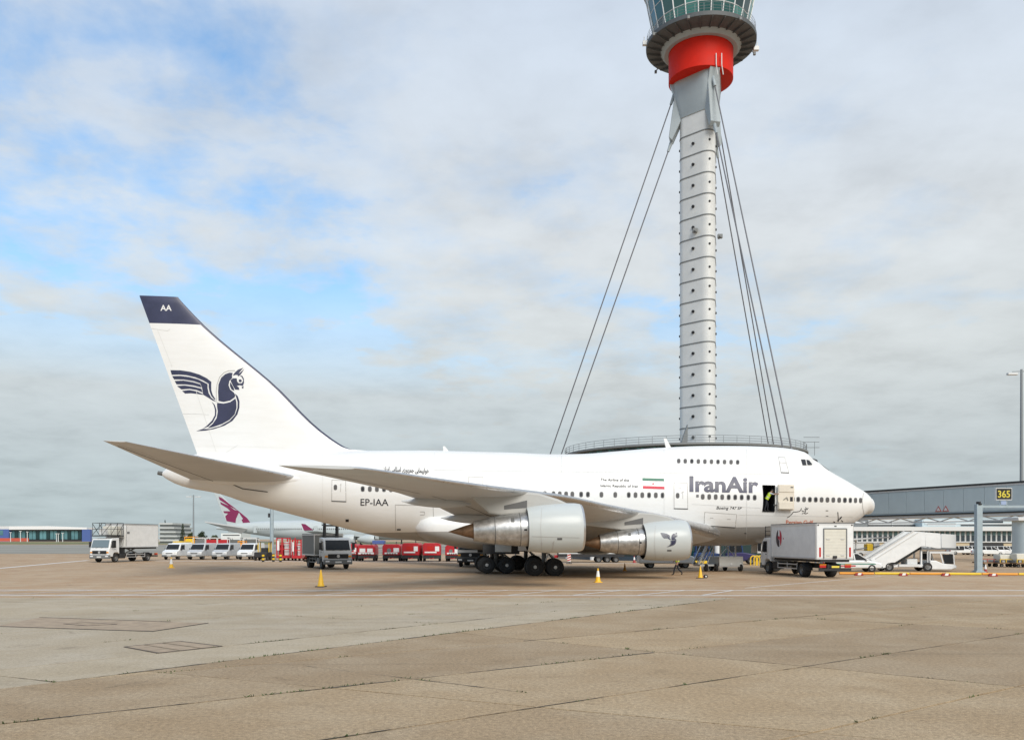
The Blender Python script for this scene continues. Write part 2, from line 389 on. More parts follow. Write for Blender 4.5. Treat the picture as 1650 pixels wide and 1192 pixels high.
# dark rubber scuffs
# grass strip and service road far to the left
def strip(name, y0, y1, x0, x1, m, z): return sheet(name, [(x0, y0), (x1, y0), (x1, y1), (x0, y1)], z, m)
M_ASPH = mat('taxiway asphalt', (0.25, 0.235, 0.195), 0.9, var=0.28, vscale=0.03)
strip('taxiway', 150, 380, -900, -5, M_ASPH, 0.02)
strip('grass_verge', 420, 760, -1200, 300, M_GRASS, 0.03)

# ------------------------------------------------------------------ the big white airliner
TH, AL, ACX, ACY = 0.100747, 0.0152932, 35.368, 65.726
def un(u, v, Y):
    "airframe coordinates (X aft of the nose, Z above ground) of a photograph point lying Y metres to starboard of the centreline"
    a, b = (u - CU) / F, (HV - v) / F
    d = (Y - ACY) / (a * math.sin(TH) - math.cos(TH)); x = a * d
    X2 = ACX - x * math.cos(TH) - d * math.sin(TH) - 28; Z2 = CZ + b * d
    return 28 + X2 * math.cos(AL) + Z2 * math.sin(AL), -X2 * math.sin(AL) + Z2 * math.cos(AL)
def frame_world(X, Y):
    gx, gy = X - ACX, Y - ACY
    return (-gx * math.cos(TH) + gy * math.sin(TH), -gx * math.sin(TH) - gy * math.cos(TH), 0)
jet = thing('airliner', 'white four engined wide body airliner with navy winged emblem on its tall fin', 'airliner', frame_world(28, 0))
jet.rotation_euler = Euler((0, -AL, math.pi + TH), 'XYZ')
class AB(MB):
    def build(s, name, mats, parent=None, **k):
        s.v = [(x - 28, y, z) for x, y, z in s.v]; return MB.build(s, name, mats, parent, **k)

def paint(name, white, dirty, grey=None, line=None, rough=0.32):
    "aircraft paint with faint soot; grey below the paint line z = a + b x"
    m = bpy.data.materials.new(name); m.use_nodes = True; t = m.node_tree; b = t.nodes['Principled BSDF']
    co = t.nodes.new('ShaderNodeTexCoord').outputs['Object']
    st = t.nodes.new('ShaderNodeMapping'); st.inputs['Scale'].default_value = (0.35, 1.0, 2.2); t.links.new(co, st.inputs[0])
    f = noise(t, st.outputs[0], 1.1, 6, 0.65, 0.3); f2 = noise(t, co, 0.25, 3, 0.5)
    c = mixc(t, ramp(t, f, [(0.42, 0.0), (0.8, 0.55)]), white, dirty)
    c = mixc(t, ramp(t, f2, [(0.45, 0.0), (0.7, 0.35)]), c, dirty)
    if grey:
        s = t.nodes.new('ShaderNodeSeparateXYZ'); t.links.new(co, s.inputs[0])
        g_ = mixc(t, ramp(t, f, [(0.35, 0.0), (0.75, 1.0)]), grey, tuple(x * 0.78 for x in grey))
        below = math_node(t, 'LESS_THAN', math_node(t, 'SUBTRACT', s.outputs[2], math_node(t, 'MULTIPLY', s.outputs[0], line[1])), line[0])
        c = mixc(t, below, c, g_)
    t.links.new(c, b.inputs['Base Color']); b.inputs['Roughness'].default_value = rough; b.inputs['Specular IOR Level'].default_value = 0.35
    _M[name] = m; return m
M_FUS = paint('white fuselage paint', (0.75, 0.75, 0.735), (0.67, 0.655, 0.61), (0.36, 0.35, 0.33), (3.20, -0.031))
M_WHITE = paint('white airframe paint', (0.76, 0.76, 0.745), (0.68, 0.67, 0.635))
M_WING = paint('grey wing paint', (0.54, 0.552, 0.555), (0.43, 0.435, 0.43), rough=0.45)
M_COWL = paint('pale grey cowl paint', (0.50, 0.53, 0.52), (0.44, 0.46, 0.45), rough=0.3)
M_PYL = paint('pylon paint', (0.42, 0.42, 0.40), (0.33, 0.32, 0.30), rough=0.5)
M_NAVY = mat('navy paint', (0.030, 0.034, 0.075), 0.4, var=0.2, vscale=0.8)
M_BLACK = mat('black lettering', (0.015, 0.015, 0.02), 0.7)
M_SEAM = mat('panel seam', (0.40, 0.39, 0.37), 0.6)
M_SEAMD = mat('dark seam', (0.10, 0.10, 0.10), 0.6)
M_GREEN = mat('flag green', (0.03, 0.16, 0.10), 0.5); M_RED = mat('flag red', (0.55, 0.02, 0.05), 0.5)
M_ORANGE = mat('faded red lettering', (0.62, 0.16, 0.08), 0.5)
M_WINF = mat('window frame', (0.13, 0.13, 0.13), 0.6); M_WING_G = mat('cabin window glass', (0.025, 0.025, 0.027), 0.25); M_BLIND = mat('window blind', (0.085, 0.08, 0.078), 0.6)
M_BARE = mat('bare polished metal', (0.46, 0.46, 0.455), 0.36, .85, var=0.32, vscale=3.2)
M_HOT = mat('heat stained metal', (0.20, 0.125, 0.075), 0.55, 0.75, var=0.35, vscale=3.0)
M_CHROME = mat('leading edge metal', (0.60, 0.60, 0.60), 0.3, 0.9, var=0.12)
M_TYRE = mat('tyre rubber', (0.022, 0.022, 0.022), 0.85, var=0.25); M_HUB = mat('wheel hub grey', (0.16, 0.16, 0.155), 0.5, 0.2); M_CAP = mat('hub cap', (0.55, 0.55, 0.53), .4, .3)
M_CHAS0 = mat('wheel well black', (0.035, 0.035, 0.035), 0.7); M_GEAR = mat('landing gear grey', (0.12, 0.12, 0.115), 0.55, 0.2, var=0.3); M_DARK = mat('dark recess', (0.018, 0.018, 0.02), 0.8)
M_CREAM = mat('cabin lining cream', (0.66, 0.60, 0.50), 0.6, var=0.06)

TOPPX = [(1404.8, 808), (1399.4, 802.4), (1393.3, 796.4), (1387.3, 791.5), (1370.3, 781.2), (1355.8, 772.7), (1335, 761.2), (1326, 755.8), (1311, 743.9), (1303.6, 735.6), (1297.6, 731), (1288, 726.7), (1268.5, 722.6), (1244, 720.3), (1213, 719), (1160, 718.4), (1113, 719), (1073, 721), (1047, 722.5), (1018, 725), (982, 728), (946, 731), (913, 731.8), (880, 731.7), (817, 728.8), (718, 726.2), (629, 726), (540, 727), (479, 728)]
tp = sorted(un(u, v, 0.0) for u, v in TOPPX)
xn = un(1406, 811, 0)[0]; zn = 5.58; tp = [p for p in tp if p[0] > xn + .28]; tp = [(xn + .015, zn + .14), (xn + .06, zn + .31), (xn + .14, zn + .50), (xn + .25, zn + .68)] + tp
T_ = pchip([xn] + [p[0] for p in tp] + [52.2, 53.4, 54.2, 54.75], [zn] + [p[1] for p in tp] + [8.45, 8.0, 7.45, 6.95])
BOTPX = [(1402, 821.8), (1392, 828.5), (1377.6, 838.8), (1227, 875.5), (1182, 879), (1145.5, 879), (1109, 879.6), (731, 875.5), (654, 869), (611, 864), (578, 856.5), (509, 838.7), (437, 820), (400, 810.7), (351, 794.7), (300, 785), (278, 777)]
bp = [un(u, v, 0.0) for u, v in BOTPX]; bp = sorted([(xn + .015, zn - .13), (xn + .06, zn - .28), (xn + .14, zn - .44), (xn + .28, zn - .60)] + [p for p in bp if p[0] > xn + .42] + [(2.6, 3.72), (4.3, 3.12), (6.5, 2.70), (24, 2.12)])
B_ = pchip([xn] + [p[0] for p in bp] + [54.3, 54.75], [zn] + [p[1] for p in bp] + [6.55, 6.9])
W_ = pchip([xn, xn + .05, .3, .8, 1.5, 2.5, 4, 6, 8, 10, 33, 36, 39, 42, 45, 48, 51, 53, 54.2, 54.75], [0, .36, .96, 1.44, 1.88, 2.33, 2.80, 3.10, 3.22, 3.25, 3.25, 3.2, 3.02, 2.66, 2.22, 1.72, 1.17, .78, .42, 0.02])
U_ = lerp([0, 2, 5, 8, 20, 24.5, 25.5], [0.74, 0.74, .80, .80, .80, .74, 0.0])
_g = np.arange(xn, 54.75, 0.04); _T = np.array([T_(x) for x in _g]); _B = np.array([B_(x) for x in _g]); _W = np.array([W_(x) for x in _g])
def hw(X, Z):
    "half width of the fuselage at a station and height"
    T, B, W = (float(np.interp(X, _g, a)) for a in (_T, _B, _W))
    Tm = min(T, 9.14) if X > 4 else T
    zc, h = (Tm + B) / 2, max((Tm - B) / 2, 1e-3)
    a = W * math.sqrt(max(0, 1 - ((Z - zc) / h) ** 2)); ku = U_(X)
    if X <= 4.0 or ku <= 0: 
        return a
    zu = B + (T - B) * 0.655; hu = max(T - zu, 1e-3); k = min(1, (X - 4) / 2.0)
    b = W * ku * math.sqrt(max(0, 1 - ((Z - zu) / hu) ** 2)) * (k if T <= 9.14 else max(k, .6))
    p = 12.0
    return (a ** p + b ** p) ** (1 / p) if a + b > 0 else 0.0
xs = sorted(set([xn + 0.0] + [xn + 6 * (k / 44) ** 2 for k in range(1, 45)] + [5.9 + 0.55 * k for k in range(0, 88)] + [54.3, 54.5, 54.65, 54.75])); xs = [x for x in xs if x <= 54.75]
NR = 96; rings = []
for X in xs:
    T, B = float(np.interp(X, _g, _T)), float(np.interp(X, _g, _B)); mid, h = (T + B) / 2, (T - B) / 2; r = []
    for k in range(NR):
        a = 2 * math.pi * k / NR; Z = mid + h * math.cos(a); y = hw(X, min(max(Z, B + 1e-6), T - 1e-6)) * (1 if a <= math.pi else -1)
        if k in (0, NR // 2): y = 0
        r.append((X, y, Z))
    rings.append(r)
fb = AB(); fb.loft(rings, 0, True, True, True)
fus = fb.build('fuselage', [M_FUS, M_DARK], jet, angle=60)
def fpix(u, v, off=0.012):
    Y = 3.0
    for _ in range(25):
        X, Z = un(u, v, Y); Y = 0.5 * Y + 0.5 * hw(X, Z)
    X, Z = un(u, v, Y); e = .03
    n = Vector((-(hw(X + e, Z) - hw(X - e, Z)) / (2 * e), 1.0, -(hw(X, Z + e) - hw(X, Z - e)) / (2 * e))).normalized() * (off + .006)
    return X + n.x, Y + n.y, Z + n.z
# forward door opening cut out of the skin
dx0, _, dz1 = fpix(1248, 781.8); dx1, _, dz0 = fpix(1228.4, 823.4)
bm = bmesh.new(); bm.from_mesh(fus.data)
for co, no in (((dx0 - 28, 0, 0), (1, 0, 0)), ((dx1 - 28, 0, 0), (1, 0, 0)), ((0, 0, dz0), (0, 0, 1)), ((0, 0, dz1), (0, 0, 1))):
    sel = [f for f in bm.faces if f.calc_center_median().y > 0.5 and dx0 - 29.5 < f.calc_center_median().x < dx1 - 26.5]
    bmesh.ops.bisect_plane(bm, geom=sel + list({e for f in sel for e in f.edges}) + list({v for f in sel for v in f.verts}), plane_co=co, plane_no=no, dist=1e-5)
kill = [f for f in bm.faces if f.calc_center_median().y > 0.5 and dx0 - 28 < f.calc_center_median().x < dx1 - 28 and dz0 < f.calc_center_median().z < dz1]
bmesh.ops.delete(bm, geom=kill, context='FACES'); bm.to_mesh(fus.data); bm.free()
rc = AB(); a0, a1 = dx0 - .002, dx1 + .002
V = [(x, y, z) for x in (a0, a1) for y in (1.5, hw(dx0, 5.9) - .015) for z in (dz0, dz1)]
rc.add(V, [(0, 1, 5, 4), (0, 4, 6, 2), (1, 3, 7, 5), (0, 2, 3, 1), (4, 5, 7, 6)])
rc.build('door_vestibule', M_DARK, fus)

# ---- decals: flat print that follows the skin
def skin(u, v): return fpix(u, v)
def decal(name, polys, m, parent, f=skin, grid=4.0, bm=None):
    "closed outlines in photograph pixels (or a ready flat mesh) laid onto a skin"
    if bm is None:
        bm = bmesh.new()
        for pl in polys:
            tri = tessellate_polygon([[Vector((u, v, 0)) for u, v in pl]]); vs = [bm.verts.new((u, v, 0)) for u, v in pl]
            for t in tri:
                try: bm.faces.new([vs[i] for i in t])
                except ValueError: pass
    us = [v.co.x for v in bm.verts]; vs_ = [v.co.y for v in bm.verts]
    for lo, hi, ax in ((min(us), max(us), 0), (min(vs_), max(vs_), 1)):
        c = lo + grid
        while c < hi:
            bmesh.ops.bisect_plane(bm, geom=bm.verts[:] + bm.edges[:] + bm.faces[:], plane_co=(c, 0, 0) if ax == 0 else (0, c, 0), plane_no=(1, 0, 0) if ax == 0 else (0, 1, 0)); c += grid
    bmesh.ops.triangulate(bm, faces=bm.faces)
    for v in bm.verts:
        p = f(v.co.x, v.co.y); v.co = (p[0] - 28, p[1], p[2])
    me = bpy.data.meshes.new(name); bm.to_mesh(me); bm.free(); me.materials.append(m)
    return link(name, me, parent)
def line_poly(pts, w):
    out = []
    for (a, b), (c, d) in zip(pts[:-1], pts[1:]):
        dx, dy = c - a, d - b; l = math.hypot(dx, dy) or 1; nx, ny = -dy / l * w / 2, dx / l * w / 2; ex, ey = dx / l * w * .3, dy / l * w * .3
        out.append([(a + nx - ex, b + ny - ey), (c + nx + ex, d + ny + ey), (c - nx + ex, d - ny + ey), (a - nx - ex, b - ny - ey)])
    return out
def lettering(name, s, u0, u1, vtop, vbase, m, parent, slope=0.0, bold=0.0, shear=0.0, f=skin):
    bm = text_mesh(s, bold, shear); xs_ = [v.co.x for v in bm.verts]; x0, x1 = min(xs_), max(xs_); cap = 0.70
    for v in bm.verts:
        u = u0 + (v.co.x - x0) / (x1 - x0) * (u1 - u0); v.co = (u, vbase + (vtop - vbase) * v.co.y / cap + slope * (u - u0), 0)
    return decal(name, None, m, parent, f, 6.0, bm)
def rrect(cu, cv, w, h, k=0.32):
    r = min(w, h) * k * 1.3; out = []
    for sx, sy, a0 in ((1, 1, 0), (-1, 1, 90), (-1, -1, 180), (1, -1, 270)):
        for a in (0, 45, 90): out.append((cu + sx * (w / 2 - r) + r * math.cos(R(a0 + a)), cv + sy * (h / 2 - r) + r * math.sin(R(a0 + a))))
    return out
# cabin windows, each a pane in its frame: one airframe mesh per window
def add_window(cu, cv, w, h):
    s = AB()
    for z, k, mi, rr in ((0.010, 1.0, 0, None), (0.022, 0.66, 1, None)):
        pl = rrect(cu, cv, w * k, h * k); c = fpix(cu, cv, z); vs = [c] + [fpix(u, v, z) for u, v in pl]
        s.add(vs, [(0, i, i % len(pl) + 1) for i in range(1, len(pl) + 1)], mi)
    s.build('cabin_window', [M_WINF, M_BLIND if random.random() < .6 else M_WING_G], fus)
WY = lambda u: 789.3 + (u - 600) * 0.0212 - (0 if u < 1100 else 0)
wins = [1277.5] + [1286.1 + 9.43 * k for k in range(8)] + [1361.3, 1370, 1378.4, 1386.6]
for u in wins: add_window(u, 804.2 + (u - 1286) * 0.0175, 6.0 if u < 1365 else 5.2, 8.6)
for k in range(9): add_window(1132.3 + 10.46 * k, 800.0 + k * 0.17, 6.0, 9.0)
for u in [1013.1 + 10.9 * k for k in range(6)] + [991.4, 969.1, 947.3, 936.4, 922.2, 912.2, 902, 891.9, 878, 864, 852, 839, 828, 816]: add_window(u, 797.4 + (u - 1040) * 0.0115, 6.0, 9.2)
for u in (584.5, 596, 607.4, 618.8, 630, 641, 652, 663): add_window(u, 787.6 + (u - 596) * 0.012, 6.2, 9.0)
for k in range(10): add_window(1093.6 + 10.55 * k, 742.6 + k * 0.22, 5.6, 7.6)
# flight deck windows
for pl in ([(1290.4, 740), (1297.6, 740.2), (1299.6, 749.6), (1293.2, 749.6)], [(1299.4, 740.4), (1303.8, 741.5), (1308.8, 748.3), (1301.2, 749.2)]):
    decal('cockpit_window', [pl], M_WING_G, fus)
# windscreen panes that face forward
for sgn in (1, -1):
    s = AB(); pts = []
    for X, Z in ((4.62, 8.98), (4.05, 8.52), (3.72, 8.22), (4.35, 8.50)):
        pass
    for X, y in ((4.75, 0.95), (4.75, .06), (3.95, .06), (4.05, 1.05)):
        zz = None; lo, hi = 6.0, float(np.interp(X, _g, _T)) - 1e-4
        for _ in range(40):
            md = (lo + hi) / 2
            if hw(X, md) > y: lo = md
            else: hi = md
        pts.append((X - .012, sgn * y, lo + .02))
    s.add(pts, [(0, 1, 2, 3)]); s.build('windscreen', M_WING_G, fus)

def outline(name, pl, w, m, extra=()):
    decal(name, [q for q in line_poly(pl + [pl[0]], w)] + [q for e in extra for q in line_poly(e, w)], m, fus, skin, 8.0)
# doors closed flush in the skin: raised leaf, seam, handle
def flush_door(name, pl, seam, extra=()):
    d = decal(name, [pl], M_WHITE, fus, lambda u, v: fpix(u, v, 0.008), 5.0)
    decal('door_seam', line_poly(pl + [pl[0]], 0.9), M_SEAM, d, lambda u, v: fpix(u, v, 0.012), 8.0)
    decal('door_sill', line_poly([pl[2], pl[3]], 1.6), M_SEAMD, d, lambda u, v: fpix(u, v, 0.014), 8.0)
    for e in extra: decal('door_handle', line_poly(e, 0.8), M_SEAM, d, lambda u, v: fpix(u, v, 0.016), 8.0)
    return d
flush_door('cabin_door', [(1086, 777.3), (1107.4, 778.2), (1108, 819.6), (1086.2, 819)], M_SEAM, [[(1097.5, 794), (1102, 791.5)], [(1100, 792), (1100, 803)], [(1093, 785.5), (1098, 785.6)]])
add_window(1091.8, 798.2, 6.0, 9.0)
flush_door('cabin_door', [(535, 773), (556.8, 774), (557.6, 807.8), (534.6, 806.8)], M_SEAM, [[(548, 781), (550, 779.5)], [(549.5, 780), (548.6, 792)]])
add_window(540.5, 785, 5.8, 9.0)
flush_door('overwing_door', [(755.4, 768), (778, 768.8), (778, 786), (754.4, 785)], M_SEAM)
flush_door('escape_door', [(1254.5, 736.4), (1264.4, 737), (1271, 761.8), (1258.6, 761.2)], M_SEAM, [[(1256.5, 745.2), (1266, 745.8)]])
flush_door('cargo_door', [(1135.5, 825), (1187, 828.5), (1184.5, 849.5), (1134.5, 846.5)], M_SEAM, [[(1144, 834), (1149, 834.2)], [(1172, 836), (1177, 836.2)]])
decal('cargo_door_seam', [q for l in ([(690, 814.2), (637, 812.8), (637.5, 854)], [(698, 816), (698.5, 833)], [(677, 824), (684, 824.2), (684, 829), (677, 829)]) for q in line_poly(l, .8)], M_SEAM, fus)
# open forward door, swung forward against the fuselage, lining outwards
s = AB(); c0 = fpix(1250.5, 781, 0.10); c1 = fpix(1276.5, 821.5, 0.10)
xa, xb = sorted((c0[0], c1[0])); ya = max(hw(xa, 5.9), hw(xb, 5.9)) + .06
s.box(xa, xb, ya, ya + .16, c1[2], c0[2]); od = s.build('open_door', M_CREAM, jet, bevel=.05, seg=2)
s = AB(); s.box(xa + .06, xb - .06, ya + .161, ya + .20, c0[2] - .58, c0[2] - .06); s.build('door_lining', M_CREAM, od, bevel=.03, seg=2); s = AB(); s.box(xa + .10, xb - .06, ya + .161, ya + .24, c1[2] + .06, c1[2] + .62); s.build('door_lining', M_CREAM, od, bevel=.03, seg=2)
s = AB(); s.box(xa + .12, xa + .34, ya + .161, ya + .17, 5.68, 6.02); s.build('door_window', M_WING_G, od, bevel=.05, seg=2)
s = AB(); s.tube([(xa + .5, ya + .2, 5.75), (xa + .62, ya + .24, 5.98), (xa + .85, ya + .22, 5.8)], .022); s.box(xa + .12, xa + .32, ya + .201, ya + .22, c0[2] - .25, c0[2] - .17); s.build('door_handle', M_GEAR, od)
s = AB(); s.bar((xb - .05, hw(xb, 6.2) - .1, 6.25), (xb + .25, ya + .05, 6.25), .10); s.bar((xb - .05, hw(xb, 5.4) - .1, 5.4), (xb + .25, ya + .05, 5.4), .10); s.build('door_hinge', M_GEAR, od)

# ---- writing and flag
lettering('airline_name', 'IranAir', 1110.8, 1222.2, 767.4, 791.0, M_NAVY, fus, 0.018, bold=0.035)
lettering('registration', 'EP-IAA', 581, 626, 803.2, 814.0, M_BLACK, fus, 0.006, bold=0.006)
lettering('type_name', 'Boeing 747 SP', 1154.3, 1195.5, 815.3, 820.0, M_BLACK, fus, 0.015, bold=0.006, shear=0.25)
lettering('side_writing', 'The Airline of the', 967.6, 1013.5, 770.4, 774.6, M_BLACK, fus, 0.02, bold=0.012)
lettering('side_writing', 'Islamic Republic of Iran', 967.6, 1028, 780.0, 784.0, M_BLACK, fus, 0.02, bold=0.012)
lettering('side_writing', 'Persian Gulf', 1266.5, 1310, 837.4, 844.0, M_ORANGE, fus, 0.01, bold=0.012)
decal('flag_stripe', [[(1035, 770), (1069.8, 771), (1070, 775), (1035.3, 774.2)]], M_GREEN, fus)
decal('flag_stripe', [[(1035.8, 782.6), (1070.4, 783.8), (1070.8, 788), (1036, 786.9)]], M_RED, fus)
decal('flag_emblem', [rrect(1052.5, 779.2, 3.2, 2.0)], M_RED, fus)
def strokes(name, lines, w, m): decal(name, [q for l in lines for q in line_poly(l, w)], m, fus, skin, 12.0)
def curve(*p): return list(p)
# Persian calligraphy: name of the gulf, name of the aircraft, and the line of script ahead of the tail
strokes('persian_script', [curve((1268.5, 833.4), (1272, 831.6), (1276, 827.6), (1278.3, 824.2), (1282, 824.4), (1287.5, 823.6), (1290, 821.8), (1291.4, 818.5)), curve((1292, 822), (1293.8, 823.6), (1296, 823.2)), curve((1296, 820.4), (1298.2, 820), (1298, 823.6), (1296, 826.6), (1298.4, 827.2), (1301.4, 826)), curve((1298, 817), (1300.4, 820.6), (1302, 818)), curve((1292.5, 827.2), (1294.4, 826.4))], 1.0, M_BLACK)
strokes('persian_script', [curve((1349.8, 825), (1350.4, 832), (1350.8, 839.5), (1349.2, 838)), curve((1351.5, 837), (1354.6, 834.6), (1356, 832), (1353.2, 834.4)), curve((1355.4, 838), (1358, 840)), curve((1343, 840), (1345, 841))], 1.3, M_BLACK)
FORMS = {'ه': 'ﻩﻪﻫﻬ', 'و': 'ﻭﻮ', 'ا': 'ﺍﺎ', 'پ': 'ﭖﭗﭘﭙ', 'ی': 'ﯼﯽﯾﯿ', 'م': 'ﻡﻢﻣﻤ', 'ج': 'ﺝﺞﺟﺠ', 'ر': 'ﺭﺮ', 'س': 'ﺱﺲﺳﺴ', 'ل': 'ﻝﻞﻟﻠ', 'ن': 'ﻥﻦﻧﻨ'}
def shaped(s):
    "joined letter forms, right to left"
    out = []
    for w in s.split(' '):
        o = ''
        for i, ch in enumerate(w):
            p_ = i > 0 and len(FORMS[w[i - 1]]) > 2; n__ = i < len(w) - 1 and len(FORMS[ch]) > 2; o += FORMS[ch][3 if p_ and n__ else 1 if p_ else 2 if n__ else 0]
        out.append(o)
    return ' '.join(out)[::-1]
lettering('persian_script', shaped('هواپیمایی جمهوری اسلامی ایران'), 617, 691, 751.5, 758.6, M_BLACK, fus, .045, bold=.025)
# seams, vents, probes
decal('panel_seam', line_poly([(1170, 859), (1400, 0)][:1] + [(1165, 858)], .5), M_SEAM, fus)
decal('vent', [rrect(559.5, 838.2, 5.2, 4.2, .05)], M_DARK, fus); decal('vent', [rrect(642.7, 852.8, 6.2, 2.2, .1)], M_DARK, fus)
decal('vent', [rrect(1332.5, 822.4, 4, 1.2, .1)], M_SEAMD, fus); decal('vent', [rrect(1332.5, 831.2, 4, 1.2, .1)], M_SEAMD, fus); decal('vent', [rrect(1201, 858.8, 3.4, 1.8, .2)], M_SEAMD, fus)
decal('vent', [rrect(1133.6, 798.6, 4.0, 4.6, .1)][:0] or [rrect(1123.8, 798.8, 4.2, 4.4, .1)], M_WINF, fus)
decal('panel_seam', line_poly([(1391.2, 794.6), (1389.2, 806), (1390, 818), (1392.4, 829)], .7), M_SEAM, fus)
decal('tail_joint', line_poly([(368, 777), (391, 787), (431, 792.2)], 1.6), M_SEAMD, fus)
M_LAP = mat('lap joint', (0.63, 0.63, 0.61), 0.5)
for u, v0, v1 in ((1203, 724, 868), (1070, 724, 838), (905, 734, 783), (700, 729, 766), (520, 730, 836)): decal('frame_joint', line_poly([(u, v0 + (v1 - v0) * k / 6) for k in range(7)], .45), M_LAP, fus)
for v0, v1, ua, ub in ((757, 764, 700, 1255), (771, 781, 800, 960), (812, 818, 1115, 1225), (829, 832.5, 1190, 1375)): decal('lap_joint', line_poly([(ua, v0), ((ua + ub) / 2, (v0 + v1) / 2), (ub, v1)], .45), M_LAP, fus)
# aerials
s = AB(); X, Z = un(1083.5, 719, 0)
s.prism([(X + .5, 9.75), (X + .05, 9.75), (X + .5, 10.55), (X + .72, 10.55)], 'y', -.03, .03); s.build('blade_aerial', M_WHITE, fus)
s = AB(); X, Z = un(720, 726, 0); s.prism([(X + .25, 9.0), (X - .25, 9.0), (X + .15, 9.5), (X + .3, 9.5)], 'y', -.02, .02); s.build('blade_aerial', M_WHITE, fus)

# ---- fin
LEp = [un(u, v, 0) for u, v in ((598, 726), (577, 725), (563, 722.6), (547.3, 715), (437, 615), (333.7, 528.5), (287.5, 480.7))]
zb = 8.55
LEz = pchip([8.3] + [p[1] for p in LEp], [LEp[0][0] - .9] + [p[0] for p in LEp])
te0 = un(316, 726, 0); te1 = un(224.4, 476, 0); ztip = te1[1]
TEz = lambda z: te0[0] + (te1[0] - te0[0]) * (z - te0[1]) / (te1[1] - te0[1])
def fin_half(X, Z):
    a, b = LEz(Z), TEz(Z); c = max(b - a, .1); s_ = min(max((X - a) / c, 0), 1); t = 0.095 - 0.015 * min(1, max(0, (Z - 9) / 11)); ce = min(c, 10.2 - 0.66 * (Z - 9))
    return ce * t * 0.5 * (2.6 * math.sqrt(s_) * (1 - s_) ** 0.9) / 1.35
zcap = un(239.4, 520, .1)[1]
zl = [8.3, 8.6, 8.9, 9.0, 9.03, 9.08, 9.14, 9.25, 9.45, 9.8, 10.4] + [11 + k * .75 for k in range(9)] + [zcap - .35, zcap]; zl = sorted(z for z in zl if z <= zcap + 1e-6)
def fin_ring(z):
    a, b = LEz(z), TEz(z); d = [0, .03, .10, .24] + [.24 + (b - a - .24) * (k / 16) ** 1.15 for k in range(1, 17)]
    up = [(a + x, fin_half(a + x, z), z) for x in d]; dn = [(x, -y, zz) for x, y, zz in reversed(up[1:-1])]
    return up + dn
n_ = 20
def le_navy(i, k): n = len(fin_ring(10)); return 1 if (k < 3 or k >= n - 3) else 0
s = AB(); s.loft([fin_ring(z) for z in zl], 0, True, False, False, True, le_navy); fin = s.build('fin', [M_WHITE, M_NAVY], jet)
s = AB(); zt = [zcap, zcap + .5, zcap + 1.0, zcap + 1.5, ztip - .06]
rr = [fin_ring(z) for z in zt]; top = [(x, y * .55, ztip) for x, y, z in rr[-1]]
s.loft(rr + [top], 0, True, False, True, True); s.build('fin_cap', M_NAVY, fin)
def finskin(u, v):
    Y = .25
    for _ in range(8):
        X, Z = un(u, v, Y); Y = fin_half(X, Z)
    return X, Y + .012, Z
def fx(*pts): return [(230 + x / 8.516, 570 + y / 8.516) for x, y in pts]     # emblem outline, drawn at large scale
EMB = [fx((380, 224), (520, 226), (660, 248), (780, 285), (880, 335), (942, 385), (940, 440), (942, 500), (960, 560), (1000, 625), (985, 628), (940, 575), (915, 510), (905, 455), (905, 410), (830, 365), (720, 320), (600, 293), (500, 285), (398, 287)),
       fx((405, 305), (520, 303), (640, 318), (760, 350), (890, 415), (890, 470), (905, 540), (940, 600), (1000, 650), (1040, 668), (960, 640), (890, 595), (830, 560), (815, 470), (790, 405), (700, 375), (560, 352), (430, 350)),
       fx((438, 372), (560, 366), (690, 388), (790, 418), (806, 462), (700, 434), (590, 420), (465, 418)),
       fx((470, 440), (580, 434), (700, 452), (806, 478), (822, 530), (740, 496), (640, 480), (530, 487)),
       fx((540, 508), (640, 496), (740, 514), (826, 552), (830, 562), (740, 548), (660, 540), (582, 545)),
       fx((1040, 645), (1034, 520), (1040, 420), (1075, 330), (1130, 280), (1190, 258), (1235, 262), (1225, 300), (1228, 330), (1190, 370), (1178, 430), (1200, 490), (1250, 530), (1270, 565), (1262, 596), (1200, 640), (1110, 660)),
       fx((1020, 672), (1110, 682), (1200, 662), (1272, 612), (1285, 660), (1288, 740), (1262, 830), (1190, 905), (1090, 960), (960, 1005), (890, 1018), (960, 960), (1015, 880), (1030, 790), (1020, 720)),
       fx((1268, 545), (1305, 580), (1328, 650), (1326, 740), (1300, 830), (1230, 920), (1120, 985), (980, 1030), (860, 1052), (735, 1060), (820, 1030), (930, 1028), (1060, 992), (1190, 920), (1268, 835), (1300, 740), (1302, 660), (1284, 600)),
       fx((945, 655), (990, 700), (1012, 770), (1008, 850), (965, 935), (900, 995), (820, 1030), (880, 985), (950, 915), (990, 840), (992, 770), (975, 705)),
       fx((1235, 300), (1262, 258), (1310, 215), (1385, 190), (1350, 225), (1325, 260), (1308, 288), (1270, 290)),
       fx((1300, 290), (1395, 205), (1370, 245), (1345, 285), (1310, 310)),
       fx((1238, 335), (1290, 335), (1296, 380), (1320, 405), (1360, 402), (1380, 365), (1360, 320), (1330, 300), (1365, 300), (1388, 340), (1390, 400), (1375, 440), (1330, 430), (1290, 440), (1320, 460), (1325, 495), (1270, 490), (1240, 440), (1215, 390), (1205, 362)),
       fx((1200, 385), (1222, 420), (1250, 470), (1258, 508), (1220, 490), (1196, 440)),
       fx((1318, 352), (1350, 350), (1362, 372), (1345, 390), (1320, 385)),
       fx((1358, 455), (1385, 440), (1380, 478), (1362, 470))]
decal('winged_emblem', EMB, M_NAVY, fin, finskin, 5.0)
decal('winged_emblem', line_poly(fx((1012, 640), (1008, 520), (1020, 420), (1055, 320), (1115, 258), (1180, 232), (1262, 230)), 1.1), M_SEAM, fin, finskin, 6.0)
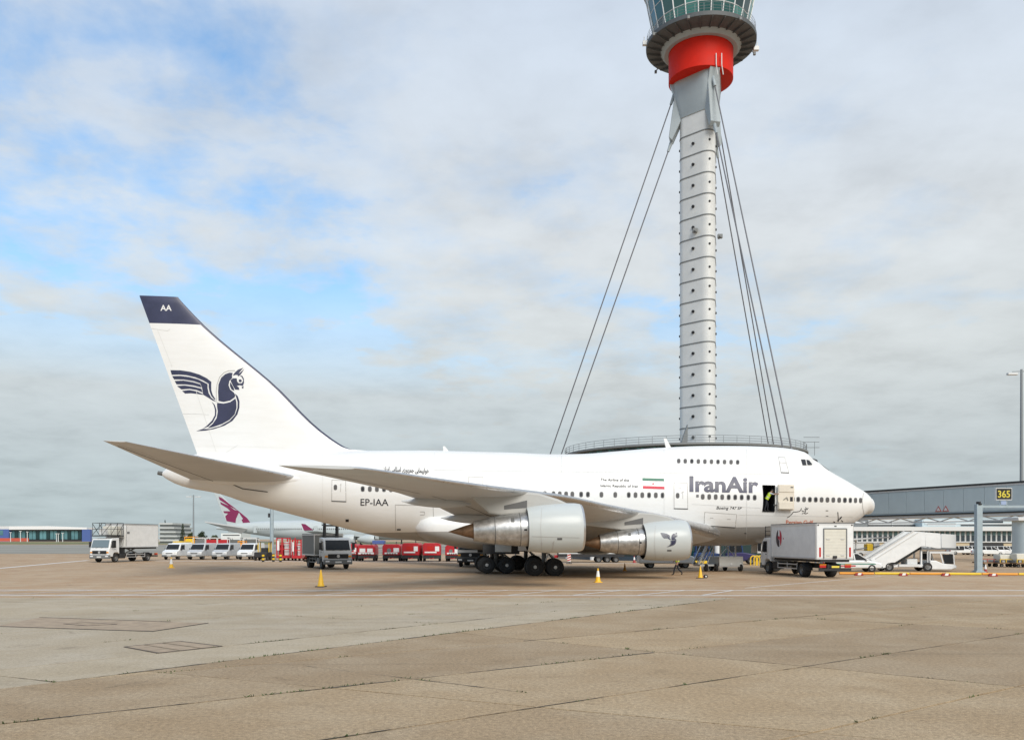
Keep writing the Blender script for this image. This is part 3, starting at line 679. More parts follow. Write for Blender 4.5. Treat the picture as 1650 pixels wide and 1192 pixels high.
lettering('fin_letters', 'AA', 258.6, 276.6, 491.5, 500.5, M_WHITE, fin, 0.0, bold=0.02, f=finskin)
M_FSEAM = mat('fin seam', (0.64, 0.64, 0.62), 0.6)
decal('rudder_seam', [q for l in ([(243, 529), (270, 533), (274, 530)], [(293.5, 666.5), (320, 666.7), (337, 668)], [(254, 532), (277, 590)], [(316, 630), (348, 727)], [(364, 729), (383, 717)]) for q in line_poly(l, .7)], M_FSEAM, fin, finskin, 10.0)

# ---- wings and tailplanes
def foil(s_): return 5 * (0.2969 * math.sqrt(s_) - 0.126 * s_ - 0.3516 * s_**2 + 0.2843 * s_**3 - 0.1036 * s_**4)
SS = [0, .004, .012, .03, .06, .11, .18, .28, .4, .55, .7, .85, .94, 1.0]
def wing_ring(Y, xl, zl_, xt, zt_, t):
    c = xt - xl; up, dn = [], []
    for s_ in SS:
        z = zl_ + (zt_ - zl_) * s_; h = foil(s_) * t * c
        up.append((xl + c * s_, Y, z + h * 0.95)); dn.append((xl + c * s_, Y, z - h * 0.95))
    return up + dn[-2:0:-1]
Yw = [2.2, 3.2, 5.15, 8.64, 11.8, 14.6, 17.3, 18.3, 20.8, 22.8, 26.3, 29.2, 29.75]
LEx = lambda Y: 14.0 + 0.9046 * (Y - 3.2)
LEzz = pchip([2.2, 3.2, 5.15, 8.64, 14.6, 18.3, 22.8, 26.3, 29.75], [3.25, 3.38, 3.60, 4.05, 4.57, 4.90, 5.02, 5.16, 5.32])
TEx = lerp([2.2, 3.2, 11.8, 29.75], [30.15, 30.3, 32.0, 41.5])
TEzz = pchip([2.2, 3.2, 11.8, 15.0, 17.3, 22, 25.4, 29.75], [2.95, 3.0, 3.55, 3.85, 4.35, 4.90, 5.10, 5.36])
TK = lerp([2.2, 8, 14, 29.75], [.125, .105, .085, .075])
def build_wing(sg):
    rg = [[(x, sg * y, z) for x, y, z in wing_ring(Y, LEx(Y) + (.25 if Y > 29.5 else 0), LEzz(Y), TEx(Y) - (.1 if Y > 29.5 else 0), TEzz(Y), TK(Y) * (.6 if Y > 29.5 else 1))] for Y in Yw]
    s = AB(); nn = len(rg[0]); s.loft(rg, 0, True, True, True, True, lambda i, k: 1 if (k < 3 or k >= nn - 3) else 0)
    w = s.build('wing', [M_WING, M_CHROME], jet, angle=50)
    # flap edges, ailerons and spoiler seams
    e = AB()
    for Y0_, Y1_, fr_ in ((5.0, 10.6, .74), (13.4, 20.6, .76), (21.4, 28.4, .78)):
        a = []; b = []
        for q in range(5):
            Y = Y0_ + (Y1_ - Y0_) * q / 4; xl, xt = LEx(Y), TEx(Y); x = xl + (xt - xl) * fr_; z = LEzz(Y) + (TEzz(Y) - LEzz(Y)) * fr_ - foil(fr_) * TK(Y) * (xt - xl) * .95 - .012
            a.append((x, sg * Y, z)); b.append((x + .07, sg * Y, z))
        for q in range(4): e.add([a[q], a[q + 1], b[q + 1], b[q]], [(0, 1, 2, 3)])
    e.build('flap_seam', M_SEAMD, w)
    for Y in (6.3, 9.6, 15.2, 19.3):
        xt = TEx(Y); z = TEzz(Y); s = AB(); rr = []
        for q in range(9):
            t = q / 8; x = xt - 3.0 + 3.7 * t; r_ = .25 * math.sin(math.pi * min(1, t * .96 + .03)) ** .7; zz = z - .28 + .1 * t
            rr.append([(x, sg * Y + r_ * .7 * math.cos(a_), zz + r_ * 1.1 * math.sin(a_)) for a_ in [2 * math.pi * j / 10 for j in range(10)]])
        s.loft(rr, 0, True, True, True); s.build('flap_track_fairing', M_WING, w)
    return w
w_r = build_wing(1); w_l = build_wing(-1)
# wing to body fairing
s = AB(); rr = []
for q in range(41):
    X = 12.7 + 24.2 * q / 40; t = q / 40
    g_ = pchip([0, .08, .22, .45, .75, .92, 1], [0.02, .45, .85, 1, 1, .72, .02])(t)
    hh = 1.42 * g_ + .02; yy = (3.0 + .52 * g_) if g_ > .03 else 2.9; zc = 3.05 if t < .7 else 3.05 + (t - .7) * 1.2
    rr.append([(X, yy * (abs(math.cos(a)) ** .55) * (1 if math.cos(a) >= 0 else -1) * (.25 + .75 * min(1, g_ * 1.6)), zc - .0 + hh * (abs(math.sin(a)) ** .8) * (1 if math.sin(a) >= 0 else -1)) for a in [2 * math.pi * k / 48 for k in range(48)]])
s.loft(rr, 0, True, True, True); s.build('body_fairing', M_FUS, jet)
def build_tailplane(sg):
    rg = []
    for q in range(9):
        t = q / 8; Y = 0.6 + (12.62 - .6) * t; xl = 43.55 + (53.05 - 43.55) * t; xt = 52.45 + (54.35 - 52.45) * t; zl_ = 6.60 + (7.93 - 6.6) * t; zt_ = 6.52 + (7.95 - 6.52) * t
        rg.append([(x, sg * y, z) for x, y, z in wing_ring(Y, xl, zl_, xt, zt_, .095 if q < 8 else .05)])
    nn = len(rg[0]); s = AB(); s.loft(rg, 0, True, True, True, True, lambda i, k: 1 if (k < 2 or k >= nn - 2) else 0)
    tpl = s.build('tailplane', [M_WING, M_CHROME], jet, angle=50)
    e = AB(); A_, B2 = (50.5, sg * 2.2, 6.35), (53.75, sg * 11.9, 7.72); e.bar(A_, B2, .05, .02); e.build('elevator_seam', M_SEAMD, tpl)
build_tailplane(1); build_tailplane(-1)
s = AB(); rr = []
for q in range(13):
    t = q / 12; X = 43.2 + 9.6 * t; g_ = math.sin(math.pi * (t * .94 + .03)) ** .6; y0 = hw(X, 6.6); rr.append([(X, y0 - .25 + .42 * g_ * math.cos(a), 6.6 + .42 * g_ * math.sin(a) * 1.2) for a in [2 * math.pi * k / 16 for k in range(16)]])
s.loft(rr, 0, True, True, True); s.build('tailplane_fairing', M_WHITE, jet)
s = AB(); s.cyl((54.6, 0, 6.95), (54.95, 0, 7.0), .16, .14, 12); s.cyl((54.9, 0, 7.0), (54.96, 0, 7.0), .10, .10, 10, 1); s.build('tail_exhaust', [M_GEAR, M_DARK], fus)

# ---- engines
def build_engine(Y, u_lip, v_lip, sg, emblem=False):
    Xl, Zc = un(u_lip, v_lip, Y); ax = Vector((1, 0, -.048)).normalized(); o = Vector((Xl, sg * Y, Zc))
    s = AB()
    s.lathe([(1.02, 1.05), (.5, 1.02), (.2, 1.03), (.07, 1.08), (.02, 1.13), (0, 1.17), (.03, 1.21), (.12, 1.245), (.35, 1.285), (.8, 1.305), (1.4, 1.30), (2.0, 1.265), (2.5, 1.215), (2.92, 1.15), (2.93, 1.12), (2.5, 1.12), (2.2, 1.12)], o, ax, 56, 0, True, lambda i, k: 2 if i < 2 else (1 if i < 7 else (2 if i > 13 else 0)))
    cowl = s.build('engine', [M_COWL, M_CHROME, M_DARK], jet, angle=50)
    s = AB(); s.lathe([(1.0, 1.05), (.98, .4), (.95, .36), (.7, .2), (.55, .0)], o, ax, 40); s.build('spinner', M_GEAR, cowl)
    b = AB()
    for k in range(26):
        a = 2 * math.pi * k / 26; c0 = o + ax * .93
        p = lambda r, da, dx: c0 + Vector((dx, math.cos(a + da) * r, math.sin(a + da) * r))
        b.add([p(.36, 0, -.06), p(1.02, .02, -.09), p(1.02, .17, .06), p(.36, .12, .06)], [(0, 1, 2, 3)])
    fo = b.build('fan_blades', M_GEAR, cowl); fo['kind'] = 'stuff'
    s = AB(); s.lathe([(2.2, .95), (2.6, .915), (3.0, .89), (3.5, .86), (4.1, .80), (4.62, .73)], o, ax, 48); core = s.build('core_cowl', M_BARE, cowl)
    s = AB(); s.lathe([(4.62, .735), (4.68, .725), (5.2, .63), (5.62, .545), (5.72, .53), (5.72, .44), (5.3, .45)], o, ax, 48, 0, True, lambda i, k: 1 if i > 3 else 0); s.build('exhaust_nozzle', [M_BARE, M_HOT], cowl)
    s = AB(); s.lathe([(5.1, .42), (5.72, .40), (6.2, .27), (6.7, .11), (7.05, .0)], o, ax, 36); s.build('exhaust_plug', M_HOT, cowl)
    for h, r_ in ((4.63, .742), (3.32, .878)): s = AB(); s.lathe([(h - .02, r_ - .012), (h - .02, r_ + .006), (h + .02, r_ + .004), (h + .02, r_ - .014)], o, ax, 48); s.build('band_clamp', M_GEAR, core)
    # pylon
    zl_ = LEzz(Y); xl = LEx(Y); xt = TEx(Y); c = xt - xl
    def under(fr_): return zl_ + (TEzz(Y) - zl_) * fr_ - foil(fr_) * TK(Y) * c * .9
    pz = [(Xl + .75, Zc + 1.22), (Xl + 1.3, Zc + 1.46), (Xl + 2.3, min(zl_ - .02, Zc + 1.75)), (xl + .15, zl_ + .02), (xl + c * .12, under(.12) + .15), (xl + c * .42, under(.42) + .12), (xl + c * .46, under(.46)), (Xl + 4.9, Zc + .62), (Xl + 4.3, Zc + .55), (Xl + 2.2, Zc + .7), (Xl + 1.2, Zc + .9)]
    s = AB(); s.prism(pz, 'y', sg * Y - .24, sg * Y + .24); s.build('pylon', M_PYL, cowl, bevel=.12, seg=3)
    s = AB(); s.add([(Xl + 2.95, sg * Y + .26, Zc + .98), (Xl + 4.15, sg * Y + .252, Zc + .86), (Xl + 4.15, sg * Y + .25, Zc + 1.06), (Xl + 2.95, sg * Y + .26, Zc + 1.36)], [(0, 1, 2, 3)]); s.build('pylon_vent', M_SEAMD, cowl)
    def cskin(u, v):
        yy = Y
        for _ in range(12):
            X, Z = un(u, v, yy); q = X - Xl; rad = float(np.interp(q, [0, .03, .12, .35, .8, 1.4, 2.0, 2.5, 2.92, 3.0, 3.5, 4.1, 4.62, 5.62], [1.17, 1.21, 1.245, 1.285, 1.305, 1.30, 1.265, 1.215, 1.15, .89, .86, .8, .73, .545])); dz = Z - (Zc - .048 * q); yy = Y + math.sqrt(max(.02, rad * rad - dz * dz))
        return X, yy + .012, Z
    return cowl, cskin
e4, sk4 = build_engine(20.8, 937.5, 849.5, 1); e3, sk3 = build_engine(11.7, 1106.8, 869.5, 1)
for Y, uu, vv in ((20.8, 937.5, 849.5), (11.7, 1106.8, 869.5)): build_engine(Y, uu, vv, -1)
decal('vent', [rrect(901.8, 868, 8, 3.2, .1)], M_SEAMD, e4, sk4); decal('vent', [rrect(1078.5, 886.6, 7, 2.4, .1)], M_SEAMD, e3, sk3)
decal('cowl_seam', [q for l in ([(873, 815), (871, 850), (873, 886)], [(857, 864), (934, 866)], [(890, 876), (893, 871), (889, 888)]) for q in line_poly(l, .6)], M_SEAM, e4, sk4)
decal('cowl_seam', [q for l in ([(1056, 843), (1054.5, 871), (1056, 902)], [(1070, 896), (1069, 902)]) for q in line_poly(l, .6)], M_SEAM, e3, sk3)
decal('vent', [rrect(826, 837.4, 5.6, 7, .1)], M_GEAR, e4, sk4); decal('vent', [rrect(847, 853.2, 4.8, 3, .1)], M_DARK, e4, sk4)
decal('vent', [rrect(1014.4, 860.5, 4.4, 5, .1)], M_GEAR, e3, sk3); decal('vent', [rrect(1032, 874, 3.8, 2.8, .1)], M_DARK, e3, sk3)
def small(pl): return [(1064.2 + (u - 274.6) * 0.229, 857.4 + (v - 592.5) * 0.229) for u, v in pl]
decal('winged_emblem', [small(p) for p in EMB], M_NAVY, e3, sk3, 4.0)

# ---- landing gear
def wheel_mb(cls, c, ax, r, w, n=28):
    s = cls(); h = w / 2
    s.lathe([(-h, r * .52), (-h, r * .80), (-h * .82, r * .94), (-h * .45, r), (h * .45, r), (h * .82, r * .94), (h, r * .80), (h, r * .52)], c, ax, n, 0)
    s.lathe([(h * .98, r * .52), (h * .7, r * .46), (h * .55, r * .2), (h * .9, r * .2)], c, ax, n, 3); s.lathe([(h * .88, r * .2), (h * 1.05, r * .17), (h * 1.08, 0)], c, ax, n, 2); s.lathe([(-h * .98, r * .52), (-h * .7, r * .46), (-h * .6, 0)], c, ax, n, 3)
    return s
def main_gear(Yc, X0_, X1_, sg, top, lean):
    g_ = AB(); xm = (X0_ + X1_) / 2; y = sg * Yc
    g_.bar((X0_ - .25, y, .62), (X1_ + .25, y, .62), .26, .30); g_.cyl((xm, y, .62), (xm, y + sg * -.05, 1.9), .17); g_.cyl((xm, y, 1.7), (xm + lean, y + sg * -.35, top), .24)
    g_.cyl((xm + 1.1, y - sg * .3, top), (xm, y, 1.5), .09); g_.cyl((xm - 1.2, y, top), (xm, y, 1.45), .08); g_.tube([(xm - .25, y + sg * .1, .8), (xm - .55, y + sg * .15, 1.25), (xm - .15, y + sg * .1, 1.75)], .06)
    for x in (X0_, X1_): g_.cyl((x, y - .7, .62), (x, y + .7, .62), .11)
    for x in (X0_, X1_): g_.tube([(x, y + sg * .25, .95), (xm, y + sg * .25, 1.05), (xm + .05, y + sg * .2, 1.9)], .03)
    gg = g_.build('main_gear', M_GEAR, jet)
    for x in (X0_, X1_):
        for dy in (-.56, .56): wheel_mb(AB, (x, y + dy, .62), (0, sg, 0), .62, .46).build('wheel', [M_TYRE, M_HUB, M_CAP, M_CHAS0], gg)
    return gg
for sg in (1, -1):
    mg = main_gear(5.5, 26.33, 27.75, sg, 3.3, .1); s = AB(); s.box(29.3, 30.45, sg * 4.9, sg * 5.0, 1.62, 2.35); s.build('gear_door', M_COWL, mg, bevel=.02)
    s = AB(); s.box(26.6, 29.0, sg * 6.55, sg * 6.62, 1.75, 3.5); s.build('gear_door', M_WING, mg, bevel=.02)
    bg_ = main_gear(1.95, 29.38, 30.85, sg, 2.6, -.1)
    s = AB(); s.box(28.5, 31.2, sg * 3.0, sg * 3.06, 1.45, 2.5); s.build('gear_door', M_CHAS0, bg_, bevel=.02)
    s = AB(); s.tube([(27.0, sg * 5.9, 1.0), (26.8, sg * 6.0, 1.6), (27.3, sg * 5.9, 2.2), (27.1, sg * 5.8, 2.9)], .05); s.build('hydraulic_hose', M_CAP, mg)
    s = AB(); s.cyl((26.2, sg * 5.5, 1.15), (27.0, sg * 5.5, 1.75), .07); s.build('truck_positioner', M_CAP, mg)
    s = AB(); s.cyl((29.2, sg * 2.0, 1.15), (30.0, sg * 2.0, 1.75), .07); s.build('truck_positioner', M_CAP, bg_)
    s = AB(); s.box(26.75, 27.35, sg * 5.9, sg * 6.02, 1.9, 2.3); s.build('brake_block', M_RED, mg, bevel=.03)
ng = AB(); ng.cyl((8.1, 0, .95), (8.1, 0, 2.9), .17); ng.cyl((8.1, -.5, .95), (8.1, .5, .95), .09); ng.cyl((8.1, 0, 1.6), (6.7, 0, 2.9), .08); nose = ng.build('nose_gear', M_GEAR, jet)
for dy in (-.46, .46): wheel_mb(AB, (8.1, dy, .92), (0, 1, 0), .60, .42).build('wheel', [M_TYRE, M_HUB, M_CAP, M_CHAS0], nose)
s = AB(); s.box(7.2, 9.6, .62, .66, 1.75, 2.75); s.box(7.2, 9.6, -.66, -.62, 1.75, 2.75); s.build('gear_door', M_WHITE, nose)

# ------------------------------------------------------------------ control tower with its round base building
M_CLAD = mat('pale mast cladding', (0.64, 0.65, 0.63), 0.45, var=0.06, vscale=.6); M_BAND = mat('band grey', (0.17, 0.18, 0.18), 0.6)
M_STEEL = mat('grey blue steelwork', (0.34, 0.39, 0.41), 0.5, var=0.07, vscale=.5); M_DRUM = mat('red drum paint', (0.60, 0.018, 0.006), 0.6, spec=.2, var=0.08, vscale=.8)
M_CABLE = mat('stay cable', (0.15, 0.15, 0.16), 0.5, 0.3); M_PLAT = mat('platform grey', (0.085, 0.095, 0.10), 0.6, var=.15); M_RAIL = mat('galvanised rail', (0.24, 0.26, 0.27), 0.5, 0.2)
M_TEAL = mat('teal glass', (0.012, 0.085, 0.080), 0.08, spec=0.8); M_TEALD = mat('dark teal glass', (0.006, 0.035, 0.038), 0.06, spec=0.8); M_TEALL = mat('pale teal glass', (0.05, 0.20, 0.18), 0.12, spec=.7)
M_MULL = mat('white mullion', (0.68, 0.70, 0.70), 0.5); M_ROOM = mat('cab interior', (0.10, 0.12, 0.12), 0.8)
TX, TY = (1129 - CU) / F * 114, 114.0
tower = thing('control_tower', 'tall cable stayed control tower with red drum and glass cab above the airliner', 'control tower', (TX, TY, 0))
VD = [R(165), R(-75), R(45)]                     # the three corners of the mast
def tri(a, rho, z, n=9):
    out = []
    for vd in VD:
        for k in range(n):
            t = vd + R(-60 + 120 * k / (n - 1)); out.append((a * math.cos(vd) + rho * math.cos(t), a * math.sin(vd) + rho * math.sin(t), z))
    return out
s = MB(); s.loft([tri(1.6, 1.1, 13), tri(1.6, 1.1, 58.1)], 0, True, False, True); mast = s.build('mast', M_CLAD, tower, angle=25)
bm_ = None
for k in range(16):
    s = MB(); s.loft([tri(1.6, 1.09, -.07), tri(1.6, 1.155, -.07), tri(1.6, 1.155, .07), tri(1.6, 1.09, .07)], 0)
    if bm_ is None: o = s.build('mast_band', M_BAND, mast, loc=(0, 0, 55.3)); bm_ = o.data
    else: link('mast_band', bm_, mast, loc=(0, 0, 55.3 - 2.73 * k))
st = None
for k in range(16):
    z = 55.3 - 2.73 * k - 1.3
    for (x, y), an in (((-1.27, -1.41), 225), ((.567, -2.63 + .09), -82), ((1.80, -.62), -15), ((-2.55, .75), 172)):
        if st is None:
            s = MB(); s.cyl((-.2, 0, 0), (.16, 0, 0), .23, .19, 10); o = s.build('mast_light', M_DARK, mast); st = o.data
        else: o = link('mast_light', st, mast)
        o.location = (x, y, z + (.25 if an == -82 and k % 2 else 0)); o.rotation_euler = (0, 0, R(an)); o.scale = (1, 1, 1) if an == 225 else (1, .75, .75)
s = MB(); s.loft([tri(1.65, 1.16, 57.9), tri(1.9, 1.4, 60.0), tri(2.15, 1.55, 62.9)], 0, True, True, True); head = s.build('mast_head', M_STEEL, tower, angle=25)
anch = []
for vd in VD:
    s = MB(); s.prism([(1.7, 62.9), (4.05, 62.8), (3.35, 61.2), (4.1, 55.7), (3.65, 55.2), (2.3, 58.1), (1.7, 58.6)], 'y', -.7, .7)
    rm_ = Matrix.Rotation(vd, 3, 'Z'); s.v = [tuple(rm_ @ Vector(p)) for p in s.v]; o = s.build('stay_bracket', M_STEEL, tower, bevel=.05)
    for r0, z0, r1, sd in ((3.45, 61.5, 25.4, .0), (3.8, 55.3, 23.9, .0)):
        c, sn = math.cos(vd), math.sin(vd)
        for off_ in (-.14, .14) if True else (0,):
            pass
        s = MB(); p = (r0 * c, r0 * sn, z0); q = (r1 * c, r1 * sn, 0)
        s.cyl(p, q, .082, .082, 8); s.build('stay_cable', M_CABLE, tower)
        a, b = Vector(p), Vector(q); d = (b - a).normalized(); s = MB(); s.cyl(a - d * .3, a + d * 1.3, .26, .17, 10); s.build('cable_socket', M_STEEL, o)
for x, y, z in ((-1.15, -1.75, 42.3), (2.42, -.45, 42.0)):
    s = MB(); s.box(x - .3, x + .3, y - .3, y + .1, z, z + .5); s.box(x - .08, x + .08, y - .1, y + .6, z + .1, z + .25); s.cyl((x, y - .3, z + .2), (x, y - .55, z + .2), .15, .18, 10); s.build('floodlight', M_BAND, mast)
for x in (1.05, 1.75): s = MB(); s.tube([(x, -4.2 + .0 * x, 64.2), (x, -4.25, 62.7), (x + .25, -4.0, 61.6)], .06); s.build('cable_guide', M_MULL, tower)
s = MB(); s.lathe([(62.6, 0), (62.6, 3.9), (62.75, 4.17), (66.9, 4.17), (66.9, 0)], (0, 0, 0), (0, 0, 1), 56); s.build('red_drum', M_DRUM, tower, angle=30)
s = MB(); s.lathe([(66.5, 4.2), (66.5, 4.75), (67.0, 5.2), (67.0, 4.2)], (0, 0, 0), (0, 0, 1), 48); s.build('collar', M_STEEL, tower)
s = MB(); s.lathe([(66.95, 4.22), (66.95, 5.0), (67.1, 5.5), (67.3, 7.0), (67.35, 7.12), (67.85, 7.14), (67.9, 7.0), (67.9, 5.0)], (0, 0, 0), (0, 0, 1), 64); plat = s.build('platform', M_PLAT, tower, angle=30)
rm = None
for k in range(28):
    if rm is None:
        s = MB(); s.prism([(4.95, 66.95), (5.5, 66.75), (7.0, 67.2), (7.0, 67.32), (5.5, 67.2)], 'y', -.06, .06); o = s.build('platform_rib', M_PLAT, plat); rm = o.data
    else: o = link('platform_rib', rm, plat)
    o.rotation_euler = (0, 0, 2 * math.pi * k / 28)
s = MB()
for k in range(40):
    a = 2 * math.pi * k / 40; s.cyl((7.0 * math.cos(a), 7.0 * math.sin(a), 67.85), (7.0 * math.cos(a), 7.0 * math.sin(a), 68.95), .02, .02, 5)
for z in (68.25, 68.6, 69.0): s.tube([(7 * math.cos(2 * math.pi * k / 56), 7 * math.sin(2 * math.pi * k / 56), z) for k in range(57)], .022, 5)
o = s.build('railing', M_RAIL, plat); o['kind'] = 'stuff'
for a in (.15, .9, 2.3, 3.6, 4.3, 5.2): s = MB(); s.bar((7.0 * math.cos(a), 7.0 * math.sin(a), 67.5), (7.5 * math.cos(a), 7.5 * math.sin(a), 67.2), .10); s.box(7.5 * math.cos(a) - .15, 7.5 * math.cos(a) + .15, 7.5 * math.sin(a) - .15, 7.5 * math.sin(a) + .15, 66.95, 67.3); s.build('downlight', M_BAND, plat)
for sx, zz in ((-1, 67.6), (1, 66.9)):
    s = MB(); s.box(sx * 7.3 - .35, sx * 7.3 + .35, -.25, .25, zz, zz + .5); s.bar((sx * 7.0, 0, zz + .2), (sx * 7.3, 0, zz + .2), .1); s.cyl((sx * 7.45, 0, zz + .5), (sx * 7.45, 0, zz + 1.1), .06); s.build('floodlight', M_MULL, plat)
NS = 24
cz = [67.9, 69.75, 71.6, 73.4, 75.4]; cr = [5.72, 6.2, 6.6, 6.95, 7.35]
s = MB(); s.lathe([(67.9, 0), (67.95, 5.3), (70.5, 3.0), (75.3, 3.0), (75.3, 0)], (0, 0, 0), (0, 0, 1), 24); cabin = s.build('cab_core', M_ROOM, tower)
s = MB(); s.lathe([(75.4, 0), (75.4, 7.7), (76.0, 7.8), (77.5, 6.0), (78, 0)], (0, 0, 0), (0, 0, 1), 24); s.build('cab_roof', M_STEEL, tower)
rs = random.Random(3)
for k in range(NS):
    a0, a1 = 2 * math.pi * (k + .03) / NS, 2 * math.pi * (k + .97) / NS
    for j in range(4):
        P = lambda r, a, z: (r * math.cos(a), r * math.sin(a), z)
        s = MB(); s.add([P(cr[j], a0, cz[j] + .05), P(cr[j], a1, cz[j] + .05), P(cr[j + 1], a1, cz[j + 1] - .05), P(cr[j + 1], a0, cz[j + 1] - .05)], [(0, 1, 2, 3)])
        s.build('cab_pane', rs.choice([M_TEAL, M_TEAL, M_TEALD, M_TEALL]), cabin)
    a = 2 * math.pi * k / NS; s = MB()
    for j in range(4): s.bar((cr[j] * math.cos(a), cr[j] * math.sin(a), cz[j]), (cr[j + 1] * math.cos(a), cr[j + 1] * math.sin(a), cz[j + 1]), .13)
    s.build('cab_mullion', M_MULL, cabin)
for j in (0, 1, 2, 3):
    s = MB(); s.tube([(cr[j] * math.cos(2 * math.pi * k / NS), cr[j] * math.sin(2 * math.pi * k / NS), cz[j]) for k in range(NS + 1)], .055, 5); s.build('cab_transom', M_MULL, cabin)

M_WALLD = mat('dark blue grey cladding', (0.035, 0.055, 0.075), 0.35, var=.15, vscale=.5); M_DECK = mat('deck edge grey', (0.20, 0.21, 0.21), 0.6)
bx, by = (1100 - CU) / F * 114, 114.0
base = thing('tower_base_building', 'round base building with dark teal glass and railed roof deck behind the airliner', 'building', (bx, by, 0))
s = MB(); s.lathe([(0, 14.6), (9.3, 14.6), (9.3, 14.95), (13.2, 15.05)], (0, 0, 0), (0, 0, 1), 96); s.build('wall', M_WALLD, base)
s = MB(); s.lathe([(13.28, 15.0), (13.28, 15.55), (13.34, 15.7), (13.56, 15.7), (13.6, 15.5), (13.6, 0)], (0, 0, 0), (0, 0, 1), 96); dk = s.build('roof_deck', M_DECK, base, angle=30)
s = MB()
for k in range(60):
    a = 2 * math.pi * k / 60; s.cyl((15.5 * math.cos(a), 15.5 * math.sin(a), 13.6), (15.5 * math.cos(a), 15.5 * math.sin(a), 14.4), .03, .03, 5)
for z in (13.85, 14.12, 14.4): s.tube([(15.5 * math.cos(2 * math.pi * k / 96), 15.5 * math.sin(2 * math.pi * k / 96), z) for k in range(97)], .03, 5)
o = s.build('railing', M_RAIL, dk); o['kind'] = 'stuff'
for k in range(48):
    a0, a1 = 2 * math.pi * (k + .03) / 48, 2 * math.pi * (k + .97) / 48
    for z0, z1, mm in ((9.7, 13.25, M_TEALL if k % 3 else M_TEAL), (.6, 4.4, M_TEALD), (4.6, 9.0, M_WALLD)):
        r_ = 15.058 if z0 > 9 else 14.66
        s = MB(); s.add([(r_ * math.cos(a), r_ * math.sin(a), z) for a, z in ((a0, z0), (a1, z0), (a1, z1), (a0, z1))], [(0, 1, 2, 3)]); s.build('wall_panel', mm, base)
for k in range(0, 48, 4):
    a = 2 * math.pi * (k + .5) / 48; s = MB(); s.cyl((15.2 * math.cos(a), 15.2 * math.sin(a), 0), (15.2 * math.cos(a), 15.2 * math.sin(a), 9.3), .35, .35, 12); s.build('column', M_MULL, base)
s = MB(); s.prism([(-2.6, 13.9), (-1.9, 13.9), (-1.9, 16.0), (-2.4, 14.6)], 'y', -12.6, -12.0); s.build('stair_hood', M_BAND, base)
s = MB(); s.prism([(14.9, 9.0), (17.0, 9.0), (16.7, 12.7), (14.9, 13.3)], 'y', -3.2, 1.0); s.build('plant_box', M_DARK, base, bevel=.1)
s = MB()
for x, z0, z1 in ((14.6, 13.9, 14.95), (16.0, 13.2, 14.95), (16.0, 13.2, 14.95)): s.cyl((x, -4, z0), (x, -4, z1), .04, .04, 5)
for z in (14.2, 14.9, 15.5): s.cyl((14.6, -4, z), (16.6, -4, z), .04, .04, 5)
s.build('ladder_cage', M_RAIL, base)['kind'] = 'stuff'

# ------------------------------------------------------------------ elevated walkway, stand sign, columns, terminal
M_WALK = mat('blue grey walkway cladding', (0.48, 0.56, 0.58), 0.5, var=.06, vscale=.4); M_TRIM = mat('dark trim', (0.03, 0.032, 0.035), 0.6); M_PALE = mat('pale trim', (0.62, 0.63, 0.62), 0.5)
P1, P2_ = Vector((47.0, 123.5, 0)), Vector((63.5, 88.0, 0)); wd = (P2_ - P1).normalized(); wl = (P2_ - P1).length
walk = thing('elevated_walkway', 'blue grey enclosed walkway on columns crossing behind the nose of the airliner', 'walkway', P1, math.atan2(wd.y, wd.x))
s = MB(); s.box(0, wl, 0, 3.4, 5.75, 9.0); s.build('corridor', M_WALK, walk)
np_ = 14; pm = None
for k in range(np_):
    w_ = wl / np_
    if pm is None: s = MB(); s.box(.03, w_ - .03, -.05, .0, 5.95, 8.78); o = s.build('wall_panel', M_WALK, walk); pm = o.data
    else: o = link('wall_panel', pm, walk)
    o.location = (w_ * k, -.002, 0)
s = MB(); s.box(-.1, wl, -.16, 3.6, 9.0, 9.22); s.build('roof_edge', M_TRIM, walk)
s = MB(); s.box(-.1, wl, -.10, 3.5, 8.80, 8.998); s.build('pale_fascia', M_PALE, walk)
s = MB(); s.box(-.05, wl, -.12, 3.5, 5.60, 5.78); s.build('floor_edge', M_TRIM, walk)
s = MB(); s.box(-.05, wl, -.02, 3.4, 5.3, 5.598); s.build('floor_beam', M_PALE, walk)
s = MB()
for k in range(9): s.bar((2 + 4 * k, .3, 5.3), (4 + 4 * k, .3, 4.75), .12); s.bar((4 + 4 * k, .3, 4.75), (6 + 4 * k, .3, 5.3), .12)
s.box(1, wl, .2, .4, 4.66, 4.78); s.build('under_truss', M_PALE, walk)['kind'] = 'stuff'
M_WRED = mat('warning red', (0.42, 0.10, 0.09), 0.5)
for k in (0, 1):
    s = MB(); x = 15.6 + 1.05 * k; tri_ = [(x, 6.0), (x + .95, 6.0), (x + .475, 6.75)]; s.prism(tri_, 'y', -.09, -.06, 0); c = (x + .475, 6.25); s.prism([((px_1 - c[0]) * .6 + c[0], (pz_1 - c[1]) * .6 + c[1]) for px_1, pz_1 in tri_], 'y', -.10, -.088, 1); s.build('warning_triangle', [M_WRED, M_PALE], walk)
c = at(1657, 868, 93); s = MB(); s.cyl((0, 0, 0), (0, 0, 4.5), 1.55, 1.55, 40); col_ = s.build('round_column', M_WALK, None, loc=(c.x, c.y, 0)); tag(col_, 'thick round blue grey column under the walkway at the right edge', 'column')
s = MB(); s.box(-1.9, 1.9, -1.4, 1.4, 4.5, 4.9); s.build('column_head', M_PALE, col_, bevel=.05)

